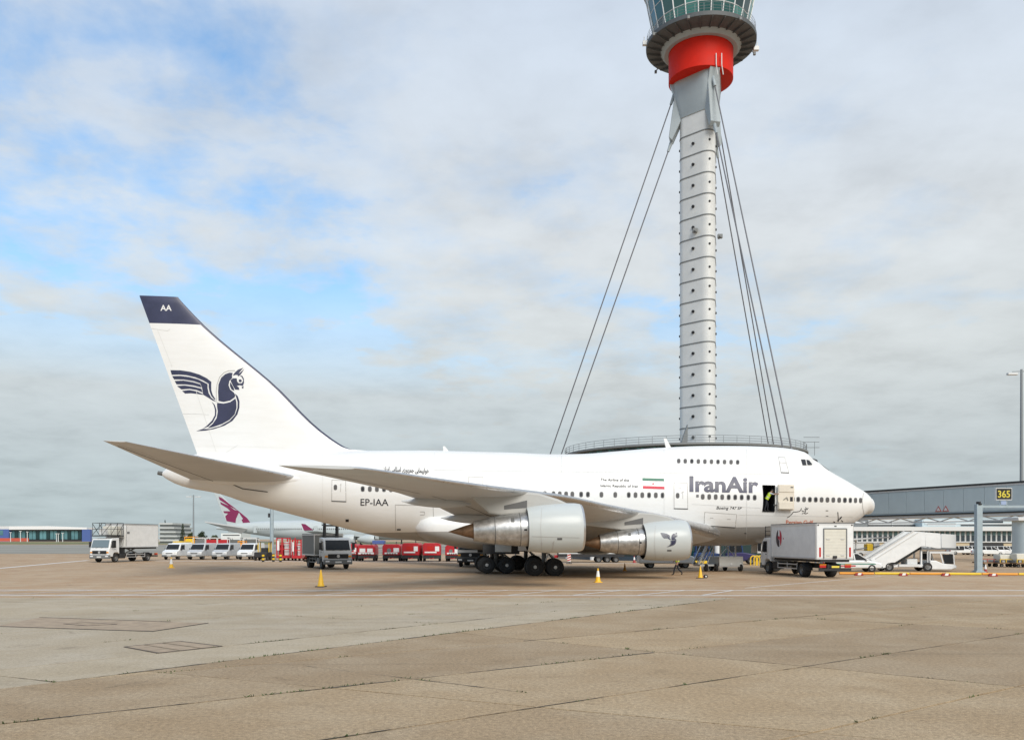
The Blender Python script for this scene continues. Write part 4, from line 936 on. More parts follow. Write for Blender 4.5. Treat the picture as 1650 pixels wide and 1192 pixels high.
M_POST = mat('blue grey post paint', (0.32, 0.39, 0.42), 0.5, var=.1); M_SIGNB = mat('sign black', (0.012, 0.013, 0.012), 0.4); M_SIGNY = mat('sign yellow', (0.62, 0.52, 0.05), 0.5)
g0 = gp(1576.5, 921.5); gan = thing('sign_gantry', 'blue grey steel gantry post carrying the black 365 stand sign', 'sign gantry', g0)
s = MB(); s.box(-.22, .22, -.22, .22, .03, 5.25); s.build('post', M_POST, gan, bevel=.02)
s = MB(); s.box(-.4, .4, -.4, .4, 0, .06); s.box(-.3, .3, -.3, .3, .06, .14); s.build('foot_plate', M_POST, gan)
s = MB(); s.box(.22, 7.2, -.10, .10, 4.98, 5.16); s.build('beam', M_POST, gan)
s = MB(); s.box(6.8, 7.2, -.2, .2, .0, 4.98); s.build('post', M_POST, gan, bevel=.02)
s = MB(); s.cyl((-.1, -.25, 5.25), (.12, -.25, 5.25), .06); s.box(-.12, .06, -.24, .1, 5.25, 5.45); s.build('post_lamp', M_DARK, gan)
sx0, sx1 = 1.32, 2.50
s = MB(); s.box(sx0, sx1, -.12, .06, 5.62, 6.46); sb = s.build('sign_board', M_SIGNB, gan, bevel=.01)
s = MB(); s.box(sx0 - .03, sx0, -.13, .07, 5.57, 6.51); s.box(sx1, sx1 + .03, -.13, .07, 5.57, 6.51); s.box(sx0, sx1, -.13, .07, 6.46, 6.51); s.box(sx0, sx1, -.13, .07, 5.57, 5.62); s.build('sign_frame', M_PALE, sb)
flat_text('sign_number', '365', M_SIGNY, sb, (sx0 + .12, -.125, 5.76), (1, 0, 0), (0, 0, 1), w=sx1 - sx0 - .24, h=.56, bold=.02)
s = MB(); s.box(sx0 + .3, sx0 + .36, -.05, .05, 5.16, 5.57); s.build('sign_leg', M_POST, gan); s = MB(); s.box(sx1 - .36, sx1 - .3, -.05, .05, 5.16, 5.57); s.build('sign_leg', M_POST, gan)
s = MB(); s.box(sx0 + .38, sx1 - .40, -.10, .0, 5.22, 5.5); s.build('sign_plate', mat('pale blue plate', (.30, .38, .55), .5), gan)
tag(gan, gan['label'], 'sign gantry')

def lamp_post(u, v_top, d, r, label, arms, head):
    p = at(u, v_top, d); h = p.z; t = thing('lamp_post', label, 'lamp post', (p.x, p.y, 0))
    s = MB(); s.cyl((0, 0, 0), (0, 0, h), r, r * .55, 12); s.build('mast', M_RAIL, t)
    for a in arms:
        s = MB(); s.bar((0, 0, h - .25), (a, 0, h - .25 - .1 * abs(a) / 2), .09); o = s.build('arm', M_RAIL, t)
        s = MB(); s.box(a - head / 2, a + head / 2, -.25, .25, h - .75, h - .45); s.build('lamp_head', M_PALE, o, bevel=.04)
    return t
lamp_post(1646, 595, 112, .26, 'tall slim lamp post rising above the walkway at the right edge', (-1.2, 1.2), 1.3)
lamp_post(311.8, 797, 270, .30, 'thin lamp mast far off left of the maroon tail fin', (-1.4, 1.4), 1.8)
p = gp(438, 902); t = thing('lamp_post', 'stout grey pole standing left of the silver lorry', 'pole', (p.x, p.y, 0))
s = MB(); s.cyl((0, 0, 0), (0, 0, 12.2), .24, .19, 14); s.build('mast', M_POST, t); s = MB(); s.box(-.5, .5, -.3, .3, 12.2, 12.5); s.build('lamp_head', M_PALE, t); s = MB(); s.box(-.45, .45, -.45, .45, 0, .5); s.build('plinth', M_PALE, t, bevel=.03); s = MB(); s.box(-.42, -.22, -.2, .2, 5.2, 5.7); s.build('junction_box', M_TRIM, t)

# terminal pier
M_TWALL = mat('pale terminal wall', (0.50, 0.51, 0.50), 0.6, var=.08, vscale=.2); M_BEIGE = mat('beige terminal wall', (0.50, 0.42, 0.28), 0.7, var=.08, vscale=.3); M_TGL = mat('terminal window', (0.035, 0.05, 0.06), 0.12); M_TGL2 = mat('green terminal window', (0.07, 0.13, 0.13), 0.15)
def sx(u, d): return (u - CU) / F * d
def sz(v, d): return CZ + (HV - v) / F * d
D = 205.0; xa, xb = sx(1340, D), sx(1690, D)
term = thing('terminal_pier', 'long low terminal pier with pale fascia and a row of windows behind the stairs', 'terminal building', (xa, D, 0)); wl = xb - xa
s = MB(); s.box(0, wl, .3, 24, 0, sz(849, D)); s.build('wall', M_TWALL, term)
s = MB(); s.box(-.2, wl, -.9, .28, sz(855, D), sz(848.5, D)); s.build('fascia', M_PALE, term)
s = MB(); s.box(0, wl, -.3, .29, sz(873.5, D), sz(872, D)); s.build('sill_band', M_PALE, term)
n = 42; wm = None
for k in range(n):
    for z0, z1, mm in ((sz(871.8, D), sz(862.5, D), M_TGL), (sz(862, D), sz(855.6, D), M_TGL2)):
        s = MB(); s.box(.25, wl / n - .28, .10, .297, z0, z1); s.build('window', mm, term, loc=(k * wl / n, 0, 0))
for (u0, u1, v0, v1, mm) in ((1396, 1442, 886, 874, M_BEIGE), (1374, 1396, 886, 874, M_TWALL), (1540, 1562, 886, 874, M_BEIGE), (1563, 1572, 886, 875, M_TRIM), (1580, 1616, 880, 875, M_TRIM), (1617, 1634, 886, 875.5, M_BEIGE), (1442, 1536, 886, 874, M_TRIM)):
    s = MB(); s.box(sx(u0, D) - xa, sx(u1, D) - xa, -.05, .295, max(0, sz(v0, D)), sz(v1, D)); s.build('wall_bay', mm, term)
def block(name, label, cat, u0, u1, v0, v1, d, dep, m, bands=(), group=None):
    t = thing(name, label, cat, (sx(u0, d), d, 0), 0, group); w_ = sx(u1, d) - sx(u0, d); s = MB(); s.box(0, w_, 0, dep, max(0, sz(v1, d)) if v1 < HV else 0, sz(v0, d)); s.build('wall', m, t)
    for (a, b, c0, c1, mm, nm) in bands:
        s = MB(); s.box(sx(a, d) - sx(u0, d), sx(b, d) - sx(u0, d), -.12, -.01, sz(c1, d), sz(c0, d)); s.build(nm, mm, t)
    return t
block('rooftop_block', 'plain grey box building under the walkway above the terminal fascia', 'building', 1399, 1482, 832.5, 870, 230, 15, M_TWALL, [(1399, 1482, 845.2, 847.2, M_TRIM, 'dark_band'), (1437, 1439, 838, 848, M_PALE, 'pillar')])  # the thin dark strips on these blocks are trim on the wall
block('rooftop_block', 'grey building with a dark window strip below the walkway near the gantry', 'building', 1486, 1634, 836, 870, 226, 12, M_WALK, [(1580, 1616, 837.5, 842, M_TGL, 'window'), (1488, 1560, 838, 840, M_PALE, 'pale_band'), (1490, 1634, 842.5, 844, M_PALE, 'pale_band'), (1548, 1630, 845, 847, M_TRIM, 'dark_band'), (1494, 1540, 843, 846, M_PALE, 'pale_band')])
block('rooftop_block', 'small dark plant building with pale lights seen just under the nose', 'building', 1376, 1398, 838, 870, 228, 10, M_BAND, [(1378, 1394, 840, 842.5, M_PALE, 'pale_band')])
p = at(1400, 869, 120); s = MB(); s.prism([(-2.6, -.10), (2.6, .25), (2.6, .40), (-2.6, .12)], 'y', -.8, .8); tag(s.build('conveyor_boom', M_PALE, None, loc=(p.x, p.y, p.z), bevel=.02), 'thin white sloping boom in front of the terminal windows', 'boom')
s = MB(); s.cyl((-1.8, 0, -p.z), (-1.8, 0, -.05), .12); s.build('boom_stand', M_PALE, bpy.data.objects['conveyor_boom'])

# far left: glass terminal, car park, trees, low shed
M_BLUE = mat('blue cladding', (0.07, 0.12, 0.32), 0.5); M_FARG = mat('far teal glazing', (0.09, 0.21, 0.235), 0.25, var=.4, vscale=.05); M_WROOF = mat('white roof', (0.74, 0.75, 0.74), 0.5)
D = 900.0; xa = sx(17, D); ft = thing('far_terminal', 'low white roofed glass terminal with blue ends on the far left horizon', 'terminal building', (xa, D, 0)); wl = sx(142, D) - xa
s = MB(); s.box(0, wl - 5.1, 2, 12, 0, sz(853, D)); s.build('wall', M_TRIM, ft)
s = MB(); s.prism([(0, sz(853, D)), (wl, sz(852.6, D)), (wl, sz(849.6, D)), (wl * .5, sz(847.3, D)), (0, sz(847.6, D))], 'y', -3, 14); s.build('roof', M_WROOF, ft)
for k in range(22):
    w_ = wl / 22; s = MB(); s.box(k * w_ + .25, (k + 1) * w_ - .25, 1.2, 1.99, sz(868.5, D), sz(854.6, D)); s.build('glass_bay', [M_FARG, M_TEALD, M_FARG][k % 3], ft)
s = MB(); s.box(wl - 5, wl + 3.5, -2.9, 1.1, 0, sz(852.9, D)); s.build('blue_tower', M_BLUE, ft)
s = MB(); s.box(-14, -.2, -2.9, 20, 0, sz(852.5, D)); s.build('blue_wing', M_BLUE, ft); s = MB(); s.box(-13.5, -6, -3.1, -2.91, sz(862, D), sz(854, D)); s.build('glass_bay', M_FARG, ft)
s = MB(); s.box(-14, -.5, -2, 20, sz(852.4, D), sz(847.5, D)); s.build('rooftop_plant', M_PALE, ft)
for u, vt in ((17, 858), (33, 856), (44, 857), (91, 860), (94, 860), (101, 859)):
    p = at(u, vt, 760); s = MB(); s.cyl((0, 0, 0), (0, 0, p.z), .35, .3, 6); s.box(-.9, .9, -.4, .4, p.z, p.z + .5); tag(s.build('light_pole', M_PALE, None, loc=(p.x, p.y, 0)), {17: 'thin white light pole at the left end of the far glass terminal', 33: 'thin white light pole second from left before the far terminal', 44: 'thin white light pole third from left before the far terminal', 91: 'left one of three close light poles before the far terminal', 94: 'middle one of three close light poles before the far terminal', 101: 'right one of three close light poles before the far terminal'}[u], 'light pole', 'light poles before the far terminal')
M_FRED = mat('far red fence', (0.50, 0.10, 0.06), 0.6)
p = at(-8, 868, 770); s = MB(); s.box(0, sx(46, 770) - p.x, 0, .5, 0.6, 3.4); tag(s.build('red_fence', M_FRED, None, loc=(p.x, 770, 0)), 'long low orange red fence before the far terminal', 'fence')
D = 520.0
cp = thing('car_park', 'pale stepped multi storey car park behind the left catering lorry', 'building', (sx(256, D), D, 0))
for k in range(5):
    w_ = sx(288 - 2.5 * k, D) - sx(256, D); s = MB(); s.box(0, w_, 0, 30, 1.2 + 2.5 * k, 2.3 + 2.5 * k); s.build('parapet', M_TWALL, cp)  # white parapets get a greyer wall colour standing in for haze
    s = MB(); s.box(.3, w_ - .4, .8, 29, max(0, -.1 + 2.5 * k), 1.2 + 2.5 * k); s.build('storey', M_BAND, cp)
block('far_shed', 'low white shed with a dark strip below the maroon fin', 'shed', 356, 388, 858.8, 872, 480, 18, M_WROOF, [(359, 386, 861.2, 862.6, M_TRIM, 'dark_band')])  # thin strip of dark trim along the shed front
M_LEAF = [mat('dark leaf', (0.030, 0.048, 0.022), 0.8, var=.35, vscale=.2), mat('mid leaf', (0.055, 0.075, 0.03), 0.8, var=.3, vscale=.2)]
M_BARK = mat('bark', (0.08, 0.06, 0.045), 0.9)
def tree(u, v_top, d, half, kind, label, m, seed):
    rs = random.Random(seed); p = at(u, v_top, d); h = p.z; w_ = half * d / F; t = thing('tree', label, 'tree', (p.x, d, 0), 0, 'far trees on the skyline')
    s = MB(); s.cyl((0, 0, 0), (0, 0, h * .8), .35, .1, 8); s.build('trunk', M_BARK, t); s = MB()
    for _ in range(420):
        if kind == 'cone': zz = h * (.12 + .88 * rs.random() ** 1.2); rr = w_ * (1 - (zz / h - .12) / .92) ** .8 * rs.random() ** .5
        else:
            c = rs.choice(((0, .62, .62), (-.45, .5, .5), (.5, .48, .5), (.1, .8, .42), (-.3, .72, .4))); q = rs.random() ** .5; ph = math.acos(rs.uniform(-1, 1)); rr = w_ * c[2] * q * math.sin(ph); zz = h * c[1] + h * .30 * q * math.cos(ph) * c[2] * 1.5
        a = rs.random() * 6.283; cx_ = (c[0] * w_ if kind != 'cone' else 0) + rr * math.cos(a); cy_ = rr * math.sin(a); sz_ = rs.uniform(.25, .6) * max(.6, w_ / 4)
        M = Matrix.Translation((cx_, cy_, zz)) @ Euler((rs.random() * 3, rs.random() * 3, rs.random() * 6)).to_matrix().to_4x4()
        s.add([(-sz_, -sz_ * .6, 0), (sz_, -sz_ * .5, .1), (sz_ * .7, sz_ * .6, 0), (-sz_ * .8, sz_ * .5, -.1)], [(0, 1, 2, 3)], 0, False, M)
    s.build('crown', m, t)
tree(294.5, 843.5, 500, 5.5, 'cone', 'tall dark conifer right of the stepped car park', M_LEAF[0], 1)
tree(308, 857, 505, 8, 'round', 'low round tree right of the tall conifer', M_LEAF[1], 2)
tree(325.5, 855, 500, 9, 'round', 'dark bushy tree right of the thin far lamp mast', M_LEAF[0], 3)
tree(278, 850, 540, 4, 'cone', 'small dark conifer close against the car park', M_LEAF[0], 4)
tree(346, 861, 510, 8, 'round', 'small far bush below the maroon fin', M_LEAF[1], 5)
tree(266, 838, 540, 2.6, 'cone', 'narrow cypress above the car park roof', M_LEAF[0], 6)

# ------------------------------------------------------------------ the second airliner behind
M_MAR = mat('maroon livery', (0.20, 0.012, 0.07), 0.5); M_QG = mat('hazed grey livery', (0.47, 0.51, 0.51), 0.4, var=.04)  # grey livery, cooled so that its colour also carries distance haze
QD = 243.0; q0 = (sx(349, QD), QD, 0); qj = thing('airliner', 'pale grey airliner with a maroon antelope on its tail far behind the red carts', 'airliner', q0)
k_ = QD / F
def qx(u): return (u - 349) * k_
def qz(v): return CZ + (HV - v) * k_
QT = lerp([0, 6, 14, 24, 58, 62, 64], [5.9, 7.0, 7.6, 7.85, 7.85, 6.6, 4.9]); QB = lerp([0, 6, 14, 22, 57, 61.5, 64], [5.3, 4.5, 3.3, 2.3, 2.3, 3.0, 4.7]); s = MB(); rr = []
for i in range(65):
    x = i * 1.0; T, B = QT(x), QB(x); r_ = (T - B) / 2; rr.append([(x, min(2.82, r_) * math.cos(a), (T + B) / 2 + r_ * math.sin(a)) for a in [2 * math.pi * j / 32 for j in range(32)]])
s.loft(rr, 0, True, True, True); qf = s.build('fuselage', M_QG, qj)
s = MB()
for i in range(84):
    x = 12 + i * .56
    if i % 26 > 22: continue
    s.box(x, x + .24, -2.87, -2.75, 5.2, 5.55)
s.build('window_row', M_WINF, qf)['kind'] = 'stuff'
for x in (11, 28, 54): s = MB(); s.box(x, x + 1.0, -2.88 if x > 20 else -2.2, -2.0, 4.3, 6.2); s.build('door', M_QG, qf)
LEAD = [(347.0, 795.5), (409, 850), (420, 855)]
s = MB(); fo = [(x, z) for x, z in ((qx(343), qz(790)), (qx(349.5), qz(790)), (qx(409.5), qz(851)), (qx(416), qz(858)), (qx(368), qz(858)), (qx(366), qz(845)))]
s.prism(fo, 'y', -.22, .22); qfin = s.build('fin', M_QG, qj, bevel=.1, seg=2)
def qpoly(pts): return [(qx(340 + a / 13.24), qz(790 + b / 13.24)) for a, b in pts]
for pl in ([(168, 130), (240, 160), (420, 300), (600, 440), (780, 590), (900, 760), (910, 800), (860, 800), (560, 420), (450, 360), (190, 200)], [(205, 240), (240, 262), (400, 330), (500, 410), (590, 430), (600, 470), (560, 560), (540, 600), (530, 690), (340, 650), (310, 550), (370, 490), (290, 480), (270, 440), (420, 440), (360, 380), (215, 290)],
           [(610, 480), (660, 560), (690, 600), (660, 625), (700, 720), (760, 830), (820, 880), (890, 830), (900, 760), (780, 600), (650, 490)]):
    pp = qpoly(pl); tr = tessellate_polygon([[Vector((x, z, 0)) for x, z in pp]]); s = MB(); s.add([(x, -.26 - .012 * len(qfin.children), z) for x, z in pp], [tuple(t) for t in tr]); s.build('tail_emblem', M_MAR, qfin)
s = MB(); A0, A1, A2, A3 = (qx(402), -2.0, qz(850)), (qx(392), -1.6, qz(858)), (qx(349.5), -9.7, qz(840.5)), (qx(355), -9.7, qz(841.5))
s.add([A0, A1, A2, A3] + [(x, y, z - .35) for x, y, z in (A0, A1, A2, A3)], [(0, 1, 2, 3), (4, 5, 6, 7), (0, 1, 5, 4), (1, 2, 6, 5), (2, 3, 7, 6), (3, 0, 4, 7)]); s.build('tailplane', M_WING, qj)
s = MB(); W = [(46, -2.6, 3.4), (35, -2.6, 3.2), (31.2, -27, 4.7), (34.0, -27, 4.8)]
s.add(W + [(x, y, z - (.9 if y > -5 else .25)) for x, y, z in W], [(0, 1, 2, 3), (4, 5, 6, 7), (0, 1, 5, 4), (1, 2, 6, 5), (2, 3, 7, 6), (3, 0, 4, 7)]); qw = s.build('wing', M_QG, qj)
s = MB(); s.prism([(31.1, 4.7), (33.4, 4.8), (31.4, 6.3), (30.4, 6.4)], 'y', -27.2, -27.0); s.build('winglet', M_MAR, qw)
for y, x in ((-10, 43), (-18, 39)):
    s = MB(); s.lathe([(0, .9), (0, 1.15), (.6, 1.3), (2.2, 1.25), (3.4, .95), (4.6, .6), (4.6, 0)], (x + 3, y, 2.5), (-1, 0, 0), 24); s.build('engine', M_QG, qw)
s = MB()
for x, y in ((52, 0), (38, -5), (38, 5), (39.6, -5), (39.6, 5)): s.cyl((x, y - .5, .65), (x, y + .5, .65), .65, .65, 16); s.cyl((x, y, .6), (x, y, 2.8), .18)
s.build('landing_gear', M_TYRE, qj)['kind'] = 'stuff'

# ------------------------------------------------------------------ ground vehicles
M_VWHITE = mat('vehicle white paint', (0.72, 0.73, 0.72), 0.35, var=.06, vscale=2, coat=.3); M_VSILV = mat('vehicle silver paint', (0.50, 0.51, 0.51), 0.4, .1, var=.08, coat=.3)
M_BOXG = mat('grey box panel', (0.70, 0.70, 0.68), 0.5, var=.07, vscale=1.5); M_BOXD = mat('dark grey box panel', (0.12, 0.125, 0.12), 0.55, var=.12); M_CHAS = mat('chassis black', (0.022, 0.022, 0.023), 0.7, var=.3)
M_VGLASS = mat('vehicle glass', (0.018, 0.021, 0.024), 0.12, spec=.25); M_VGLASSL = mat('pale reflecting glass', (0.16, 0.20, 0.21), 0.08, spec=.8); M_LAMP = mat('headlamp glass', (0.75, 0.76, 0.76), 0.15); M_TAIL = mat('tail lamp red', (0.45, 0.02, 0.015), 0.3); M_AMBER = mat('amber lamp', (0.75, 0.30, 0.03), 0.3)
M_PLATEW = mat('number plate white', (0.75, 0.75, 0.72), 0.5); M_PLATEY = mat('number plate yellow', (0.75, 0.60, 0.08), 0.5); M_BUMP = mat('grey bumper', (0.16, 0.165, 0.165), 0.6); M_ALU = mat('aluminium trim', (0.60, 0.60, 0.59), 0.4, .5); M_SHUT = mat('cream shutter', (0.62, 0.60, 0.52), 0.55, var=.04)
M_CRED = mat('cart red', (0.42, 0.018, 0.025), 0.4, var=.12); M_YEL = mat('yellow paint', (0.75, 0.50, 0.02), 0.5, var=.1); M_ORNG = mat('orange paint', (0.75, 0.32, 0.03), 0.5)
WHM = {}
def put_wheel(parent, x, y, r, w, sd):
    key = (round(r, 3), round(w, 3))
    if key not in WHM:
        s = MB(); h = w / 2
        s.lathe([(-h, r * .58), (-h, r * .86), (-h * .8, r * .97), (-h * .4, r), (h * .4, r), (h * .8, r * .97), (h, r * .86), (h, r * .58)], (0, 0, 0), (0, 1, 0), 22)
        o = s.build('tyre', M_TYRE); t = o.data; bpy.data.objects.remove(o)
        s = MB(); s.lathe([(h * .9, r * .6), (h * .55, r * .5), (h * .45, r * .3), (h * .8, r * .22), (h * .85, 0)], (0, 0, 0), (0, 1, 0), 18); s.lathe([(-h * .9, r * .6), (-h * .4, r * .5), (-h * .4, 0)], (0, 0, 0), (0, 1, 0), 18)
        o = s.build('rim', M_HUB); q = o.data; bpy.data.objects.remove(o); WHM[key] = (t, q)
    t, q = WHM[key]; w_ = bpy.data.objects.new('wheel', None); COL.objects.link(w_); w_.parent = parent; w_.location = (x, y, r); w_.empty_display_size = .2
    if sd < 0: w_.rotation_euler = (0, 0, math.pi)
    link('tyre', t, w_); link('rim', q, w_); return w_
def slab4(name, pts, th, m, parent, n=None):
    "thin panel through four points"
    a, b, c, d = [Vector(p) for p in pts]; nn = (b - a).cross(d - a).normalized() * th; s = MB()
    s.add([a, b, c, d, a + nn, b + nn, c + nn, d + nn], [(3, 2, 1, 0), (4, 5, 6, 7), (0, 1, 5, 4), (1, 2, 6, 5), (2, 3, 7, 6), (3, 0, 4, 7)]); return s.build(name, m, parent)
def heading(hx, hy): return math.atan2(hy, hx)

def lorry(label, loc, rz, L, cabm, box, boxm, glass=M_VGLASS, bumper=M_BUMP, rear=True, group='service lorries round the airliner', axles=None, wide=1.22, roof=2.68):
    t = thing('service_lorry', label, 'lorry', loc, rz, group); f = L / 2; z0 = .50; hr = roof - 2.68
    s = MB(); pr = [(f - .02, .62), (f, 1.30), (f - .10, 1.58), (f - .40, 2.48 + hr), (f - .62, 2.66 + hr), (f - 1.72, 2.70 + hr), (f - 1.75, .92), (f - 1.66, .98), (f - 1.50, 1.08), (f - .98, 1.08), (f - .78, .98), (f - .66, .62)]
    s.prism(pr, 'y', -wide + .03, wide - .03); cab = s.build('cab', cabm, t, bevel=.07, seg=2)
    slab4('windscreen', [(f - .085, -wide + .17, 1.64), (f - .085, wide - .17, 1.64), (f - .375, wide - .22, 2.46 + hr), (f - .375, -wide + .22, 2.46 + hr)], .035, glass, cab)
    for sd in (1, -1):
        s = MB(); y = sd * (wide - .03); s.prism([(f - .34, 1.68), (f - .56, 2.40 + hr), (f - 1.16, 2.42 + hr), (f - 1.16, 1.60), (f - .62, 1.60)], 'y', y, y + sd * .012); s.build('side_window', M_VGLASS, cab)
        s = MB(); s.box(f - 1.22, f - 1.20, min(y, y + sd * .008), max(y, y + sd * .008), 1.0, 2.5 + hr); s.box(f - 1.1, f - .92, min(y, y + sd * .03), max(y, y + sd * .03), 1.42, 1.48); s.build('door_seam', M_BUMP, cab)
        s = MB(); ym = sd * (wide + .20); s.box(f - .42, f - .28, ym - .11, ym + .11, 1.66, 2.26); s.bar((f - .35, sd * (wide - .05), 2.3), (f - .35, ym, 2.24), .04); s.bar((f - .35, sd * (wide - .05), 1.62), (f - .35, ym, 1.68), .04); s.build('mirror', M_CHAS, cab, bevel=.02)
        s = MB(); s.box(f - .06, f + .075, sd * .93 - .19, sd * .93 + .19, .60, .76); s.build('headlight', M_LAMP, cab, bevel=.03)
        s = MB(); s.box(f - .04, f + .03, sd * 1.02 - .13, sd * 1.02 + .13, 1.02, 1.18); s.build('indicator', M_AMBER, cab, bevel=.02)
    s = MB()
    for k in range(4): s.box(f - .03, f + .02, -.86, .86, .94 + .095 * k, .995 + .095 * k)
    s.box(f - .04, f + .004, -.88, .88, .92, 1.30); s.build('grille', M_CHAS, cab)
    s = MB(); s.cyl((f + .01, 0, 1.12), (f + .05, 0, 1.12), .13, .13, 16); s.build('badge', M_ALU, cab)
    s = MB(); s.box(f - .25, f + .06, -wide, wide, .42, .84); bmp = s.build('bumper', bumper, cab, bevel=.05, seg=2); s = MB(); s.box(f + .062, f + .075, -.27, .27, .56, .68); s.build('number_plate', M_PLATEW, bmp)
    s = MB(); s.box(f - .32, f - .27, -.4, .4, 1.50, 1.53); s.bar((f - .07, -.5, 1.60), (f - .15, .05, 1.68), .02); s.bar((f - .07, .15, 1.60), (f - .15, .7, 1.68), .02); s.build('wiper', M_CHAS, cab)
    s = MB(); s.box(-f + .1, f - 1.2, -.46, -.34, .66, .92); s.box(-f + .1, f - 1.2, .34, .46, .66, .92)
    for x in (-f + .3, -f + 1.6, 0, f - 2.2): s.box(x - .06, x + .06, -.4, .4, .7, .88)
    ch = s.build('chassis', M_CHAS, t); ch['kind'] = 'stuff'
    s = MB(); s.box(f - 2.9, f - 1.95, .62, 1.12, .42, .92); s.build('fuel_tank', M_CHAS, t, bevel=.06, seg=2)
    s = MB(); s.box(f - 2.9, f - 2.05, -1.12, -.62, .42, .92); s.build('battery_box', M_BUMP, t, bevel=.03)
    ax = axles or (f - 1.22, -f + 1.9)
    for sd in (1, -1):
        put_wheel(t, ax[0], sd * (wide - .2), .47, .30, sd)
        for x in ax[1:]:
            put_wheel(t, x, sd * (wide - .30), .47, .52, sd)
            s = MB(); s.loft([[(x + .56 * math.cos(a), y, .47 + .56 * math.sin(a)) for a in [math.pi * k / 10 for k in range(11)]] for y in (sd * .62, sd * (wide - .02))], 0, False); s.build('mudguard', M_CHAS, t)
        x0, x1 = ax[1] + .62, f - 3.0
        if x1 - x0 > .5:
            s = MB()
            for z in (.55, .84): s.bar((x0, sd * (wide - .05), z), (x1, sd * (wide - .05), z), .05, .07)
            for x in (x0, x1, (x0 + x1) / 2): s.bar((x, sd * (wide - .05), .50), (x, sd * (wide - .05), .96), .05)
            s.build('side_guard', M_ALU if cabm is not M_VSILV else M_BUMP, t)
    if box:
        x0, x1, b0, b1 = box; x0 -= f; x1 -= f
        s = MB(); s.box(x0, x1, -1.25, 1.25, b0, b1); bx_ = s.build('box_body', boxm, t, bevel=.03)
        s = MB()
        for sd in (1, -1):
            y = sd * 1.25
            for z in (b0 + .05, b1 - .05): s.bar((x0, y, z), (x1, y, z), .07, .10)
            for x in (x0 + .05, x1 - .05): s.bar((x, y, b0), (x, y, b1), .10, .07)
        for x in (x0, x1):
            s.bar((x, -1.25, b1 - .05), (x, 1.25, b1 - .05), .07, .1); s.bar((x, -1.25, b0 + .05), (x, 1.25, b0 + .05), .07, .1)
        s.build('edge_trim', M_ALU, bx_)
        s = MB(); s.box(x0 - .02, x1 + .02, -1.27, 1.27, b1, b1 + .05); s.build('roof_edge', M_CHAS, bx_)
        s = MB(); s.box(x0, x1, -1.0, 1.0, b0 - .18, b0); s.build('subframe', M_CHAS, bx_)
        t['_'] = 0; del t['_']
    if rear:
        s = MB(); s.box(-f - .06, -f + .06, -1.1, 1.1, .50, .66); rb = s.build('rear_bumper', M_CHAS, t)
        for sd in (1, -1):
            s = MB(); s.box(-f - .08, -f + .0, sd * .86 - .22, sd * .86 + .22, .70, .88); s.build('tail_light', M_TAIL, rb, bevel=.02); s = MB(); s.box(-f - .09, -f - .02, sd * .86 - .22, sd * .86 + .22, .885, .93); s.build('reflector', M_AMBER, rb)
        s = MB(); s.box(-f - .075, -f - .06, -.26, .26, .70, .82); s.build('number_plate', M_PLATEY, rb)
    return t, (bx_ if box else None), cab

def railings(name, pts, z0, h, m, parent, r=.025):
    s = MB()
    for k, p in enumerate(pts): s.cyl((*p, z0), (*p, z0 + h), r, r, 5)
    for z in (z0 + h * .5, z0 + h): s.tube([(*p, z) for p in pts], r, 5)
    o = s.build(name, m, parent); return o
# left catering lorry, box raised, platform with guard rails over the cab
c0 = gp(160, 906); h = Vector((-.208, -.978)); Lc = 8.8; cen = (c0.x - h.x * Lc / 2, c0.y - h.y * Lc / 2, 0)
lt, lb, lc_ = lorry('white catering lorry with raised pale grey box and railed platform over its cab', cen, heading(*h), Lc, M_VWHITE, (0.1, 6.05, 1.62, 4.25), M_BOXG, glass=M_VGLASSL)
f = Lc / 2
s = MB(); s.box(f - 2.55, f - .35, -1.2, 1.2, 2.86, 2.98); pf = s.build('platform', M_CHAS, lt); pts = [(f - 2.5, -1.15), (f - 1.5, -1.15), (f - .4, -1.15), (f - .4, 0), (f - .4, 1.15), (f - 1.5, 1.15), (f - 2.5, 1.15)]
railings('guard_rail', pts, 2.98, 1.35, M_CHAS, pf)
s = MB()
for a, b in zip(pts[:-1], pts[1:]): s.bar((*a, 3.02), (*b, 4.25), .04)
s.build('brace', M_CHAS, pf)['kind'] = 'stuff'
s = MB(); s.box(f - 2.45, f - 1.7, -.9, .9, 3.0, 4.0); s.build('front_shutter', M_SHUT, pf, bevel=.03)
s = MB(); s.box(f - 1.0, f - .6, -.5, .3, 3.0, 3.7); s.build('crate', M_PALE, pf, bevel=.03)
s = MB()
for sd in (1, -1): s.bar((-.9, sd * .8, .95), (1.2, sd * .8, 1.6), .12); s.bar((1.2, sd * .8, .95), (-.9, sd * .8, 1.6), .12)
s.build('scissor_lift', M_GEAR, lt); s = MB(); s.box(f - 2.95, f - 2.75, -1.0, 1.0, .95, 4.1); s.build('lift_mast', M_CHAS, lt)
s = MB(); s.box(1.2 - .22, 1.2 + .22, -1.268, -1.252, 3.15, 3.40); s.build('box_badge', M_BUMP, lb); s = MB(); s.box(1.2 - .22, 1.2 + .22, 1.252, 1.268, 3.15, 3.40); s.build('box_badge', M_BUMP, lb)

